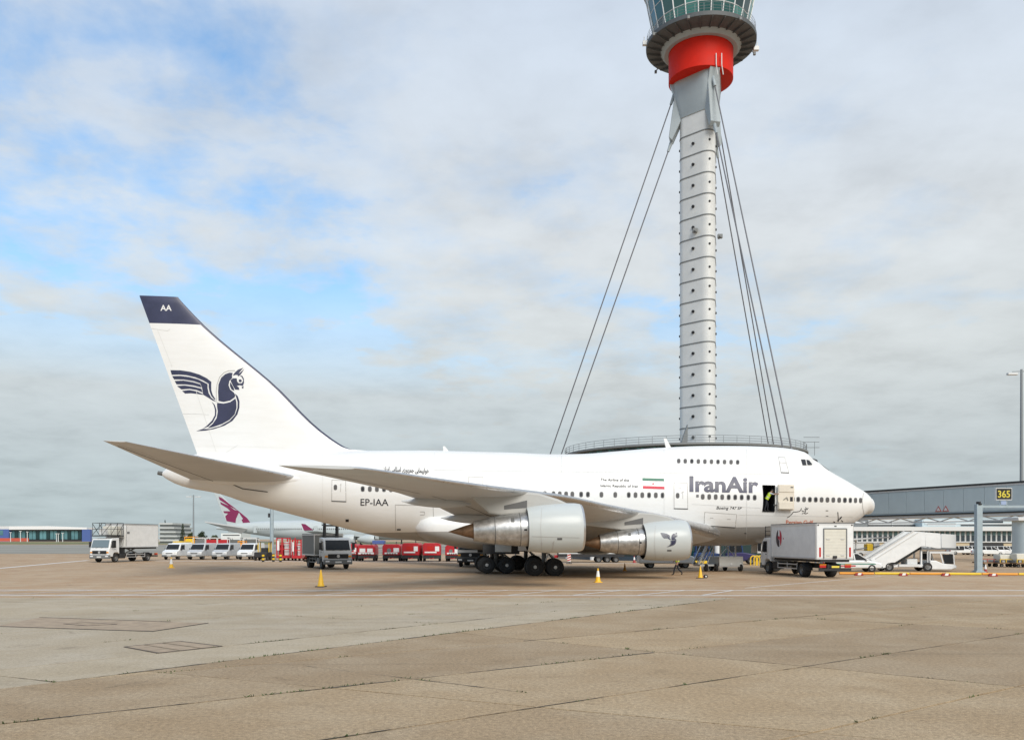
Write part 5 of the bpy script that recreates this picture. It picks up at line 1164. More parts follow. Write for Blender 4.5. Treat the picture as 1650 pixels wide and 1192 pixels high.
# silver lorry below the tail with its lift column raised to the hull
c0 = gp(545, 917); h = Vector((.454, -.89)); Lc = 7.6; cen = (c0.x - h.x * Lc / 2, c0.y - h.y * Lc / 2, 0)
gt, gb, gc = lorry('silver cabbed service lorry with dark box and raised lift frame under the tail', cen, heading(*h), Lc, M_VSILV, (0.1, 4.6, 1.12, 3.0), M_BOXD, glass=M_VGLASS, bumper=M_BUMP)
f = Lc / 2; s = MB()
for y in (-.55, .55):
    s.bar((f - 2.1, y, .9), (f - 2.1, y, 4.55), .12); s.bar((f - 2.9, y, .9), (f - 2.5, y, 4.55), .12)
    s.bar((f - 2.9, y, 1.6), (f - 2.1, y, 2.6), .07); s.bar((f - 2.1, y, 2.6), (f - 2.7, y, 3.6), .07); s.bar((f - 2.7, y, 3.6), (f - 2.1, y, 4.5), .07)
for z in (2.8, 3.7, 4.5): s.bar((f - 2.1, -.55, z), (f - 2.1, .55, z), .08); s.bar((f - 2.55, -.55, z), (f - 2.55, .55, z), .08)
s.build('lift_frame', M_CHAS, gt)['kind'] = 'stuff'
s = MB(); s.box(f - 2.95, f - 2.0, -.65, .65, 3.72, 3.80); lp = s.build('lift_platform', M_CHAS, gt); railings('guard_rail', [(f - 2.9, -.62), (f - 2.05, -.62), (f - 2.05, .62), (f - 2.9, .62)], 3.8, .75, M_CHAS, lp)
flat_text('cab_writing', 'AIRCRAFT SERVICES', M_BUMP, gc, (f + .003, -.62, 1.37), (0, 1, 0), (0, 0, 1), w=1.2, h=.09) if False else None

# dark lorry behind the main wheels
c0 = gp(758, 913.5); h = Vector((-.06, -.998)); Lc = 7.4; cen = (c0.x - h.x * Lc / 2, c0.y - h.y * Lc / 2, 0)
dt, db, dc = lorry('dark cabbed lorry with pale front band standing behind the main wheels', cen, heading(*h), Lc, M_BOXD, (0.1, 5.4, 1.0, 2.2), M_BOXD, glass=M_VGLASS, bumper=M_CHAS, roof=2.4)
s = MB(); s.box(Lc / 2 + .004, Lc / 2 + .03, -1.15, 1.15, 1.33, 1.56); s.build('front_band', M_ALU, dc)

# right catering lorry seen from behind
h = Vector((-.127, .992)); hl = h.length; h /= hl; wv = Vector((h.y, -h.x)); rl = Vector((19.74, 56.0)); Lc = 9.0
rc_ = rl + wv * 1.25; cen = rc_ + h * (Lc / 2)
rt, rb, rcab = lorry('pale grey box catering lorry seen from behind with cream shutter and dark red oval emblem', (cen.x, cen.y, 0), heading(*h), Lc, M_VWHITE, (0.02, 6.95, 1.24, 3.58), M_BOXG, axles=(Lc / 2 - 1.22, -Lc / 2 + 2.35))
f = Lc / 2; x0 = -f + .02
s = MB(); s.box(x0 - .03, x0 - .001, -1.24, 1.24, 1.26, 3.56); fr_ = s.build('rear_frame', M_VWHITE, rb, bevel=.01)
s = MB()
for k in range(9): s.box(x0 - .055, x0 - .032, -.74, .74, 1.36 + .205 * k, 1.36 + .205 * k + .198)
s.build('roller_shutter', M_SHUT, fr_)
s = MB(); s.box(x0 - .075, x0 - .031, -.82, -.75, 1.30, 3.26); s.box(x0 - .075, x0 - .031, .75, .82, 1.30, 3.26); s.box(x0 - .075, x0 - .031, -.75, .75, 3.20, 3.27); s.build('shutter_track', M_BUMP, fr_)
for y in (-1.03, 1.03): s = MB(); s.box(x0 - .045, x0 - .031, y - .06, y + .06, 1.40, 2.02); s.build('reflector_strip', M_TAIL, fr_)
for y, z in ((-.5, 2.55), (.5, 2.55), (-.5, 1.5), (.5, 1.5)): s = MB(); s.box(x0 - .09, x0 - .056, y - .12, y + .12, z - .02, z + .03); s.build('shutter_handle', M_ALU, fr_)
s = MB(); s.box(x0 - .12, x0 - .056, -.10, .16, 1.30, 1.48); s.build('shutter_lock', M_CHAS, fr_)
s = MB(); s.box(x0 - .05, x0 - .031, -.10, .05, 3.37, 3.43); s.build('marker_lamp', M_CHAS, fr_)
for y in (-1.16, 1.16): s = MB(); s.cyl((x0 - .05, y, 3.47), (x0 - .03, y, 3.47), .05); s.build('marker_lamp', M_CHAS, fr_)
s = MB()
for y in (-1.18, -.4, .4, 1.18): s.bar((f - 1.9, y, 2.6), (f - 1.9, y, 3.5), .05)
for z in (2.85, 3.15, 3.48): s.bar((f - 1.9, -1.18, z), (f - 1.9, 1.18, z), .05); s.bar((f - 1.9, 1.18, z), (f - .9, 1.18, z), .04)
s.bar((f - .9, 1.18, 2.7), (f - .9, 1.18, 3.5), .05); s.build('front_platform_rail', M_CHAS, rt)['kind'] = 'stuff'
s = MB(); s.box(f - 1.95, f - .8, -1.2, 1.2, 2.74, 2.80); s.build('front_platform', M_BUMP, rt)
ex, ez = x0 + 5.62, 2.62
def oval(a0, a1, k=1.0, n=14): return [(ex + .46 * k * math.cos(R(a0 + (a1 - a0) * i / n)), ez + .62 * k * math.sin(R(a0 + (a1 - a0) * i / n))) for i in range(n + 1)]
M_EMR = mat('emblem red', (0.42, 0.02, 0.05), 0.5); M_EMD = mat('emblem dark', (0.05, 0.035, 0.045), 0.5)
s = MB(); s.prism(oval(0, 346, 1.18, 26), 'y', 1.252, 1.258); s.build('emblem_ground', M_VWHITE, rb)
s = MB(); s.prism([(ex + .12, ez + .60)] + oval(78, 172) [:0] + oval(100, 235) + [(ex - .10, ez - .58)][:0] + [(ex - .12, ez - .25), (ex + .02, ez + .0)][::-1], 'y', 1.259, 1.265) if False else s.prism(oval(105, 240) + [(ex - .15, ez - .12), (ex - .12, ez + .56)], 'y', 1.259, 1.265); s.build('emblem', M_EMR, rb)
s = MB(); s.prism(oval(-100, 75) + [(ex + .14, ez - .02), (ex - .10, ez - .18)], 'y', 1.259, 1.265); s.build('emblem', M_EMD, rb)
s = MB(); s.prism([(ex - .12, ez + .10), (ex + .13, ez + .18), (ex + .13, ez - .02), (ex - .12, ez - .12)], 'y', 1.266, 1.272); s.build('emblem', M_EMR, rb)
s = MB(); s.cyl((ex - .72, 1.255, ez - .02), (ex - .72, 1.262, ez - .02), .06); s.build('emblem_dot', M_EMR, rb)

# ---- vans in a row
def van(label, loc, rz, body, group=None, roofm=None):
    t = thing('van', label, 'van', loc, rz, group); f = 2.45; pr = [(f - .02, .42), (f, .72), (f - .12, 1.02), (f - .78, 1.22), (f - 1.35, 1.88), (f - 1.55, 2.02), (f - 4.85, 2.04), (f - 4.9, .42)]
    hw_ = lambda z: .95 if z < 1.2 else .95 - (z - 1.2) * .14
    s = MB(); s.loft([[(x, sd * hw_(z), z) for x, z in pr] for sd in (-1, 1)], 0, True, True, True, False); b = s.build('body', body, t, bevel=.09, seg=3)
    nx = Vector((.66, 0, .57)).normalized()
    slab4('windscreen', [(f - .80, -.82, 1.27), (f - .80, .82, 1.27), (f - 1.33, .75, 1.87), (f - 1.33, -.75, 1.87)], .03, M_VGLASS, b)
    for sd in (1, -1):
        s = MB(); y = sd * .935; s.prism([(f - 1.15, 1.28), (f - 1.52, 1.82), (f - 2.3, 1.84), (f - 2.3, 1.26)], 'y', y - sd * .10, y - sd * .005 + sd * .012); s.build('side_window', M_VGLASS, b)
        s = MB(); s.box(f - 1.3, f - 1.12, sd * 1.02 - .09, sd * 1.02 + .09, 1.18, 1.42); s.build('mirror', M_CHAS, b, bevel=.03)
        s = MB(); s.box(f - .22, f - .02, sd * .70 - .15, sd * .70 + .15, .80, .97); s.build('headlight', M_LAMP, b, bevel=.04)
        put_wheel(t, f - .85, sd * .80, .33, .21, sd); put_wheel(t, f - 3.9, sd * .80, .33, .21, sd)
    s = MB(); s.box(f - .10, f + .012, -.42, .42, .74, .84); s.build('grille', M_CHAS, b); s = MB(); s.box(f - .3, f + .05, -.94, .94, .36, .60); s.build('bumper', M_BUMP, b, bevel=.05, seg=2); s = MB(); s.box(f + .052, f + .062, -.26, .26, .46, .56); s.build('number_plate', M_PLATEW, b)
    if roofm: s = MB(); s.box(f - 4.7, f - 1.6, -.75, .75, 2.05, 2.22); s.build('roof_rack', roofm, b, bevel=.04)
    return t
VG = 'vans parked in a row behind the left catering lorry'
for u, m, lab in ((274.5, M_VWHITE, 'white van nearest the left catering lorry, first of the parked row'), (314.5, M_VSILV, 'silver van second from left in the parked row'), (355, M_VSILV, 'silver van below the maroon fin, third in the parked row'), (395.5, M_VWHITE, 'white van at the right end of the parked row near the grey pole')):
    g0 = gp(u, 901.5); van(lab, (g0.x, g0.y + 2.45, 0), R(-90 - 4), m, VG)
g0 = gp(290, 895); van('white van with a yellow roof rack behind the parked row', (g0.x, g0.y, 0), R(-94), M_VWHITE, None, M_YEL)

# ---- carts and dollies
def cage(label, u, v, w_, h_, d, body, inner, group=None):
    g0 = gp(u, v); t = thing('baggage_cart', label, 'baggage cart', g0, 0, group); s = MB(); s.box(-w_ / 2, w_ / 2, -d / 2, d / 2, .38, .52); s.build('deck', M_BUMP, t)
    s = MB()
    for x in (-1, 1):
        for y in (-1, 1): s.bar((x * (w_ / 2 - .05), y * (d / 2 - .05), .5), (x * (w_ / 2 - .05), y * (d / 2 - .05), h_), .10)
    for y in (-1, 1):
        for z in (h_ - .05, h_ * .62): s.bar((-w_ / 2, y * (d / 2 - .05), z), (w_ / 2, y * (d / 2 - .05), z), .08)
    s.build('frame', body, t)['kind'] = 'stuff'
    s = MB(); s.box(-w_ / 2, w_ / 2, -d / 2, d / 2, h_, h_ + .07); s.build('roof', body, t)
    s = MB(); s.box(-w_ / 2 + .12, w_ / 2 - .12, -d / 2 + .12, d / 2 - .12, .52, h_ * .9); s.build('load', inner, t, bevel=.05)
    for sd in (1, -1):
        for x in (-w_ / 2 + .4, w_ / 2 - .4): put_wheel(t, x, sd * (d / 2 - .15), .20, .14, sd)
    return t
CG = 'baggage carts behind the parked vans'
for u, body, inner, lab in ((324, M_PALE, M_BUMP, 'white framed baggage cart with a grey load above the second parked van'), (343, M_PALE, M_CRED, 'white framed baggage cart with a dark red load left of the maroon fin'), (362, M_PALE, M_CRED, 'white framed baggage cart with a dark red load above the third parked van'), (379, M_PALE, M_BOXD, 'white framed baggage cart with a black load above the gap between vans'), (405, M_PALE, M_BOXD, 'white baggage cart with a dark load above the last parked van')):
    cage(lab, u, 893, 2.2, 2.75, 1.5, body, inner, CG)
cage('orange framed cart standing behind the second parked van', 308, 893, 1.7, 2.9, 1.5, M_ORNG, M_YEL)
cage('small orange load cart just left of the last parked van', 390.5, 894, 1.1, 2.2, 1.2, M_ORNG, M_ORNG)

# red ground power carts in a row
def red_cart(label, u0, u1, v, top, style):
    g0 = gp((u0 + u1) / 2, v); w_ = (u1 - u0) * g0.y / F; h_ = CZ + (HV - top) * g0.y / F; t = thing('ground_power_cart', label, 'power cart', g0, R(rs_.uniform(-4, 4)), 'red ground power carts in a row')
    a = w_ / 2; s = MB(); s.prism([(-a, .72), (-a, h_ - .22), (-a + .16, h_), (a - .16, h_), (a, h_ - .22), (a, .72)], 'y', 0, 2.9); b = s.build('body', M_CRED, t, bevel=.05, seg=2)
    s = MB(); s.box(-a + .03, a - .03, .05, 2.8, .34, .70); s.build('chassis', M_CHAS, t)
    if style == 0:
        for x0, x1 in ((-a * .78, -a * .10), (a * .12, a * .78)): s = MB(); s.box(x0, x1, -.03, .02, h_ * .56, h_ * .78); s.build('white_panel', M_VWHITE, b)
        s = MB(); s.box(-a * .93, a * .93, -.06, .02, .82, 1.02); bb = s.build('white_bar', M_VWHITE, b)
        for k in range(4): s = MB(); s.box(-a * .6 + k * a * .32, -a * .6 + k * a * .32 + a * .2, -.08, -.055, .84, .92); s.build('bar_slot', M_CHAS, bb)
    elif style == 1:
        s = MB(); s.box(a * .25, a * .86, -.03, .02, h_ * .54, h_ * .78); s.build('white_panel', M_VWHITE, b); s = MB(); s.box(-a * .74, a * .70, -.06, .02, .84, 1.02); bb = s.build('white_bar', M_VWHITE, b)
        for k in range(4): s = MB(); s.box(-a * .5 + k * a * .28, -a * .5 + k * a * .28 + a * .18, -.08, -.055, .86, .94); s.build('bar_slot', M_CHAS, bb)
        s = MB(); s.cyl((-a * .25, -.05, h_ * .64), (-a * .25, .02, h_ * .64), a * .24, None, 14); s.build('fan_grille', M_BUMP, b)
    else:
        s = MB(); s.box(a * .38, a * .84, -.03, .02, h_ * .56, h_ * .82); s.build('white_panel', M_VWHITE, b); s = MB(); s.box(-a * .78, a * .55, -.06, .02, .98, 1.14); s.build('white_bar', M_VWHITE, b); s = MB(); s.box(-a * .5, a * .18, -.03, .02, h_ * .60, h_ * .82); s.build('intake_panel', M_TAIL, b)
    s = MB(); s.bar((-.25, 0, .42), (0, -.75, .35), .07); s.bar((.25, 0, .42), (0, -.75, .35), .07); s.build('drawbar', M_CRED, t)
    s = MB(); s.cyl((a * .4, 1.2, h_), (a * .4, 1.2, h_ + .3), .07); s.build('exhaust', M_GEAR, b)
    for sd in (1, -1):
        for y in (.55, 2.3):
            w = put_wheel(t, sd * (a - .14), y, .33, .22, sd); w.rotation_euler = (0, 0, R(90))
    return t
rs_ = random.Random(9)
red_cart('red power cart with two white panels just right of the silver lorry', 576.5, 603.5, 904, 877.5, 0)
red_cart('red power cart with one white panel and a round grille, second in the row', 616, 645, 904, 876.5, 1)
red_cart('tall red power cart with a plain white bar, third in the row', 647.5, 675.5, 904.5, 874.5, 2)
red_cart('tall red power cart fourth in the row with a wide white label', 681, 710, 904.5, 874.5, 2)
red_cart('red power cart at the right end of the row beside the dark lorry', 717, 742, 904.5, 878, 1)
red_cart('red power cart half hidden behind the right side of the silver lorry', 562, 575, 903.5, 876, 1)
# red loader frames left of the silver lorry
def loader(label, u0, u1, v, top, pale):
    g0 = gp((u0 + u1) / 2, v); w_ = (u1 - u0) * g0.y / F; h_ = CZ + (HV - top) * g0.y / F; t = thing('cargo_loader', label, 'cargo loader', g0, R(3)); a = w_ / 2
    s = MB(); s.box(-a, a, 0, 3.5, .30, .62); s.build('base_frame', M_CRED, t, bevel=.03)
    s = MB()
    for x in (-a + .08, -a * .2, a - .08): s.bar((x, .1, .6), (x, .1, h_), .14); s.bar((x, 3.2, .6), (x, 3.2, h_), .14)
    for z in (h_ * .5, h_ * .75, h_ - .06): s.bar((-a, .1, z), (a, .1, z), .10)
    s.build('mast_frame', M_CRED, t)['kind'] = 'stuff'
    s = MB(); s.box(-a + .2, -a * .1, .4, 1.6, .62, h_ * .7); s.build('power_pack', M_CRED, t, bevel=.05); s = MB(); s.box(0, a - .2, .5, 2.6, .62, h_ * .82); s.build('white_cabinet', pale, t, bevel=.05)
    s = MB(); s.box(-a * .85, -a * .55, -.05, 0.02, h_ * .45, h_ * .88); s.build('white_mark', M_VWHITE, t)
    for x in (-a + .35, a - .35):
        for y in (.5, 3.0): w = put_wheel(t, x, y, .28, .2, 1); w.rotation_euler = (0, 0, R(90))
    return t
loader('red framed cargo loader just right of the stout grey pole', 445, 468, 903, 866, M_PALE)
loader('red framed cargo loader with a white cabinet left of the dark box lorry', 470, 486, 903.5, 869, M_VWHITE)
g0 = gp(424, 902.5); t = thing('tow_tractor', 'small dark tow tractor with yellow mast left of the grey pole', 'tow tractor', g0, R(-90)); s = MB(); s.box(-1.2, 1.2, -.75, .75, .35, 1.0); s.build('body', M_CHAS, t, bevel=.08); s = MB()
for y in (-.65, .65): s.bar((-.2, y, 1.0), (-.2, y, 2.2), .09); s.bar((-1.1, y, 1.0), (-1.1, y, 2.2), .09)
s.build('cab_posts', M_YEL, t)['kind'] = 'stuff'; s = MB(); s.box(-1.2, 0, -.75, .75, 2.2, 2.3); s.build('cab_roof', M_BUMP, t); s = MB(); s.box(-.9, -.5, -.4, .4, 1.0, 1.5); s.build('seat', M_CHAS, t)
for sd in (1, -1):
    for x in (-.8, .8): put_wheel(t, x, sd * .68, .30, .2, sd)
bol = None
for u, v, lab in ((424, 905, 'black and yellow bollard left of the grey pole'), (440.5, 904.6, 'black and yellow bollard at the foot of the grey pole'), (452, 905, 'black and yellow bollard before the red loader')):
    g0 = gp(u, v)
    if bol is None:
        bol = thing('bollard', lab, 'bollard', g0, 0, 'striped bollards left of the silver lorry'); s = MB(); s.cyl((0, 0, 0), (0, 0, .9), .14, .14, 14); s.build('post', M_CHAS, bol)
        for z in (.22, .62): s = MB(); s.cyl((0, 0, z), (0, 0, z + .2), .145, .145, 14); s.build('yellow_band', M_YEL, bol)
    else: dup(bol, g0, 0, lab)
# steel rack with blue top between the red carts
g0 = gp(610, 903); t = thing('stair_rack', 'grey steel stepped rack with a blue hood between two red carts', 'rack', g0); s = MB()
for x in (-.55, .55): s.bar((x, 0, 0), (x, 0, 1.95), .09); s.bar((x, 1.2, 0), (x, 1.2, 1.95), .09)
for k in range(5): s.bar((-.55, 0, .2 + .36 * k), (.55, 0, .35 + .36 * k), .10)
s.build('frame', M_ALU, t)['kind'] = 'stuff'; s = MB(); s.box(-.75, .65, -.1, 1.3, 1.95, 2.4); s.build('hood', M_BLUE, t, bevel=.05)

# ---- cones
M_CONE = mat('cone yellow', (0.80, 0.46, 0.02), 0.5, var=.06); M_CONEB = mat('cone base black', (0.03, 0.03, 0.03), 0.8); M_CONEW = mat('cone white sleeve', (0.78, 0.78, 0.76), 0.4); M_CONER = mat('cone red', (0.32, 0.03, 0.03), 0.6)
def cone(label, u, v, h_, body, sleeve, base=M_CONEB, tilt=0):
    g0 = gp(u, v); t = thing('traffic_cone', label, 'traffic cone', g0, rs_.random() * 1.5, 'traffic cones round the airliner'); k = h_ / .9
    s = MB(); b = .25 * k; s.prism([(-b, -b * .8), (-b * .8, -b), (b * .8, -b), (b, -b * .8), (b, b * .8), (b * .8, b), (-b * .8, b), (-b, b * .8)], 'z', 0, .045 * k); s.build('base', base, t)
    s = MB(); s.lathe([(.045 * k, .20 * k), (.10 * k, .165 * k), (h_ * .98, .032 * k), (h_, .022 * k), (h_ - .01, .012 * k)], (0, 0, 0), (0, 0, 1), 20); c = s.build('cone_body', body, t)
    if sleeve:
        lo, hi = sleeve; rr_ = lambda z: .168 * k + (.036 * k - .168 * k) * (z - .1 * k) / (h_ * .98 - .1 * k) + .006
        s = MB(); s.lathe([(lo * h_, rr_(lo * h_)), (hi * h_, rr_(hi * h_))], (0, 0, 0), (0, 0, 1), 20); s.build('white_sleeve', M_CONEW, c)
    return t
cone('plain yellow cone on a black base in front of the silver lorry', 517, 945.2, .92, M_CONE, None)
cone('yellow cone with a white sleeve below the outer engine', 963.5, 937.8, .84, M_CONE, (.40, .82), M_CONE)
cone('yellow cone with a white sleeve in front of the parked vans', 276, 914.8, .95, M_CONE, (.38, .84), M_CONE)
cone('plain yellow cone beside the inner engine and the small steps', 1128.5, 931.2, .80, M_CONE, None)
cone('small orange yellow cone behind the outer engine', 1006.8, 919.5, .64, M_ORNG, None, M_ORNG)
cone('red and white cone behind the outer engine near the trailer', 1022, 906.5, .78, M_CONER, (.42, .80), M_CONER)
cone('red and white cone beside the gantry post', 1588, 921.5, .62, M_CONER, (.40, .95), M_CONER)
g0 = gp(1136.5, 931); t = thing('wheel_chock', 'small dark round ended chock beside the plain yellow cone', 'wheel chock', g0); s = MB(); s.cyl((.02, -.12, .12), (.02, .12, .12), .12, .12, 14); s.build('roller', M_CONEB, t); s = MB(); s.bar((0, 0, .12), (-.35, 0, .06), .06); s.build('handle', M_CONER, t); s = MB(); s.cyl((.02, -.13, .12), (.02, .13, .12), .05, .05, 10); s.build('hub', M_CONEW, t)

# ---- white mobile stairs at the right
g0 = gp(1402, 920.2); st_ = thing('passenger_stairs', 'white self propelled passenger stairs right of the catering lorry', 'passenger stairs', g0, R(-2)); K = .0493
def pz(pts): return [((x / 8.684 + 1370 - 1402) * K, (920.2 - (y / 8.684 + 840)) * K) for x, y in pts]
for y, th in ((0, .07), (1.75, .07)):
    s = MB(); s.prism(pz([(275, 520), (870, 138), (1040, 150), (1040, 345), (985, 345), (620, 572), (560, 575), (500, 640), (400, 665)]), 'y', y, y + th); sp = s.build('side_panel', M_VWHITE, st_, bevel=.02)
    s = MB(); s.prism(pz([(1040, 150), (1245, 168), (1250, 382), (1190, 372), (1040, 346)]), 'y', y + .005, y + th - .005); s.build('upper_panel', M_VWHITE, st_, bevel=.01)
    s = MB(); s.prism(pz([(1258, 172), (1460, 185), (1462, 372), (1262, 366)]), 'y', y + .02, y + th - .02); s.build('landing_panel', M_PALE, st_, bevel=.01)
    s = MB(); a, b = pz([(350, 520), (940, 150)]); s.bar((a[0], y - .02, a[1]), (b[0], y - .02, b[1]), .05); a, b = pz([(275, 520), (870, 138)]); s.bar((a[0], y - .02, a[1] + .03), (b[0], y - .02, b[1] + .03), .07); s.build('hand_rail', M_ALU, sp)
for k in range(13):
    a, b = pz([(420, 650), (1000, 290)]); t_ = k / 12; x, z = a[0] + (b[0] - a[0]) * t_, a[1] + (b[1] - a[1]) * t_
    s = MB(); s.box(x - .15, x + .15, .08, 1.74, z - .03, z); s.build('step', M_BUMP, st_)
s = MB(); a, b, c, d = pz([(600, 600), (985, 352), (1000, 372), (640, 606)]); s.add([(p[0], y, p[1]) for p in (a, b, c, d) for y in (.08, 1.74)], [(0, 2, 3, 1), (4, 6, 7, 5), (0, 1, 7, 6), (2, 4, 5, 3)]); s.build('stair_soffit', M_BOXD, st_)
a, b = pz([(985, 350), (1470, 372)]); s = MB(); s.box(a[0], b[0], .0, 1.82, b[1] - .10, b[1]); s.build('landing_floor', M_BUMP, st_)
a, b = pz([(1450, 375), (1580, 400)]); s = MB(); s.box(a[0], b[0], .1, 1.7, b[1], a[1] - .02); s.build('dock_bumper', M_CHAS, st_, bevel=.03)
a, b = pz([(600, 600), (1100, 640)]); s = MB(); s.box(a[0], b[0], .15, 1.67, b[1], a[1]); s.build('chassis', M_VWHITE, st_, bevel=.02); a, b = pz([(680, 595), (960, 640)]); s = MB(); s.box(a[0], b[0], .02, .148, b[1] + .05, a[1] - .01); s.build('step_board', M_PALE, st_)
a, b = pz([(805, 525), (950, 600)]); s = MB(); s.box(a[0], b[0], .25, 1.5, b[1], a[1]); s.build('engine_box', M_PALE, st_, bevel=.03)
s = MB()
for x in (1000, 1090):
    for y in (.25, 1.55): p, q = pz([(x, 355), (x + 10, 620)]); s = MB(); s.bar((p[0], y, q[1]), (p[0], y, p[1]), .11); s.build('lift_post', M_VWHITE, st_)
s = MB(); p, q = pz([(640, 590), (985, 370)]); s.bar((p[0], .5, p[1]), (q[0], .5, q[1] - .1), .08); s.bar((p[0], 1.3, p[1]), (q[0], 1.3, q[1] - .1), .08); s.build('strut', M_BOXD, st_)
s = MB(); s.prism(pz([(1100, 660), (1105, 540), (1190, 545), (1290, 590), (1440, 600), (1465, 640), (1400, 670), (1150, 670)]), 'y', .02, 1.80); cb = s.build('cab_body', M_VWHITE, st_, bevel=.05, seg=2)
s = MB()
for y in (.08, 1.72):
    for x0, y0_, x1, y1_ in ((1108, 430, 1106, 545), (1250, 445, 1290, 590), (1430, 450, 1440, 600), (1108, 430, 1430, 448)): p, q = pz([(x0, y0_), (x1, y1_)]); s.bar((p[0], y, p[1]), (q[0], y, q[1]), .07)
s.build('cab_frame', M_VWHITE, cb)
s = MB(); p, q = pz([(1100, 425), (1440, 445)]); s.box(p[0], q[0], .04, 1.78, q[1], p[1] + .04); s.build('cab_roof', M_PALE, cb)
s = MB(); s.prism(pz([(1275, 460), (1420, 460), (1428, 592), (1310, 588)]), 'y', .075, .085); s.build('cab_glass', M_VGLASS, cb); s = MB(); s.prism(pz([(1120, 445), (1240, 455), (1262, 550), (1120, 535)]), 'y', 1.70, 1.71); s.build('cab_glass', M_VGLASS, cb)
s = MB(); p, q = pz([(1425, 610), (1475, 660)]); s.box(p[0], q[0], .1, 1.72, q[1], p[1]); s.build('bumper', M_PALE, cb, bevel=.04)
for x in (545, 1075):
    p = pz([(x, 645)])[0]
    for y, sd in ((.12, -1), (1.70, 1)): put_wheel(st_, p[0], y, .36, .24, sd)
flat_text('side_writing', 'SERVICE', M_BUMP, st_, (pz([(1100, 265)])[0][0], -.004, pz([(1100, 265)])[0][1]), (1, 0, 0), (0, 0, 1), w=.5, h=.10) if False else None

# ---- white estate cars
def car(label, loc, rz, body, stripe=False, group=None, cat='car'):
    t = thing('parked_car', label, cat, loc, rz, group); f = 2.2
    pr = [(f - .02, .30), (f, .55), (f - .10, .70), (f - .95, .90), (f - 1.0, .92), (-f + .35, .95), (-f + .05, .88), (-f, .55), (-f + .03, .30)]
    s = MB(); s.prism(pr, 'y', -.84, .84); b = s.build('body', body, t, bevel=.10, seg=3)
    cab_ = [(f - .98, .90, .78), (f - 1.75, 1.40, .60), (-f + .95, 1.42, .60), (-f + .25, .93, .76)]
    s = MB(); s.loft([[(x, sd * w_, z) for x, z, w_ in cab_] for sd in (-1, 1)], 0, True, True, True, False); gh = s.build('cabin', mat('car window', (.015, .017, .019), .5, spec=.1), t, bevel=.05, seg=2)
    s = MB(); s.box(-f + .95, f - 1.78, -.57, .57, 1.405, 1.455); s.build('roof', body, gh, bevel=.04, seg=2)
    for sd in (1, -1):
        for (x0, z0, y0_), (x1, z1, y1_) in (((f - .98, .91, .78), (f - 1.75, 1.42, .60)), ((.15, .93, .79), (.1, 1.43, .61)), ((-f + .30, .94, .77), (-f + .95, 1.43, .60)), ((-.75, .93, .79), (-.75, 1.43, .61))): s = MB(); s.bar((x0, sd * y0_, z0), (x1, sd * y1_, z1), .07); s.build('pillar', body, gh)
    for sd in (1, -1):
        if stripe: s = MB(); y = sd * .845; s.box(-f + .2, f - .5, min(y, y + sd * .008), max(y, y + sd * .008), .60, .68); s.build('green_stripe', mat('stripe green', (.05, .22, .16), .5), b); s = MB(); s.box(-.9, .2, min(y, y + sd * .009), max(y, y + sd * .009), .44, .54); s.build('red_mark', M_TAIL, b)
        s = MB(); s.box(f - .16, f - .01, sd * .62 - .15, sd * .62 + .15, .58, .70); s.build('headlight', M_LAMP, b, bevel=.03); s = MB(); s.box(-f - .01, -f + .12, sd * .68 - .12, sd * .68 + .12, .58, .78); s.build('tail_light', M_TAIL, b, bevel=.02)
        s = MB(); s.box(f - 1.25, f - 1.1, sd * .92 - .09, sd * .92 + .09, .92, 1.05); s.build('mirror', body, b, bevel=.03)
        for x in (f - .78, -f + .82): put_wheel(t, x, sd * .76, .30, .19, sd)
    s = MB(); s.box(f - .2, f + .05, -.83, .83, .26, .46); s.build('bumper', M_BUMP, b, bevel=.04); s = MB(); s.box(f - .03, f + .008, -.4, .4, .50, .58); s.build('grille', M_CHAS, b)
    return t
g0 = gp(1376, 921.4); car('white car with green side stripe between the catering lorry and the white stairs', (g0.x, g0.y + .8, 0), R(-6), M_VWHITE, True)
g0 = gp(1075.5, 915.2); t = van('white van partly hidden behind the inner engine', (g0.x, g0.y + .95, 0), R(0), M_VWHITE)
for k, (u, v, rz, lab) in enumerate(((1549, 893.5, 0, 'white car parked right of the white stairs before the terminal'), (1592, 895.5, 2, 'white car just right of the gantry post before the terminal'), (1612, 895.0, -3, 'white car second right of the gantry post before the terminal'), (1630, 894.5, 4, 'white car beside the round column before the terminal'), (1570, 893.0, 0, 'white car partly hidden by the gantry post'))):
    g0 = gp(u, v); car(lab, (g0.x, g0.y, 0), R(rz), M_VWHITE, False, 'white cars parked before the terminal')
# yellow lifting gear left of the stairs
g0 = gp(1402, 898); t = thing('belt_loader', 'small pale and yellow belt loader behind the foot of the white stairs', 'belt loader', g0); s = MB(); s.box(-2.2, 2.0, -.5, .7, .45, .95); s.build('body', M_PALE, t, bevel=.05); s = MB(); s.box(-.6, .2, -.52, .7, .95, 1.9); s.build('cab', M_YEL, t, bevel=.05); s = MB(); s.prism([(-2.3, 1.0), (2.4, 1.7), (2.4, 1.85), (-2.3, 1.15)], 'y', -.45, -.05); s.build('belt', M_BUMP, t); s = MB(); s.box(.4, 1.2, -.3, .5, .95, 2.1); s.build('hose_box', M_VWHITE, t, bevel=.05)
for sd in (1, -1):
    for x in (-1.5, 1.4): put_wheel(t, x, sd * .5 + .1, .36, .24, sd)

M_VSTEP = mat('pale step paint', (0.58, 0.58, 0.55), .5, var=.06)
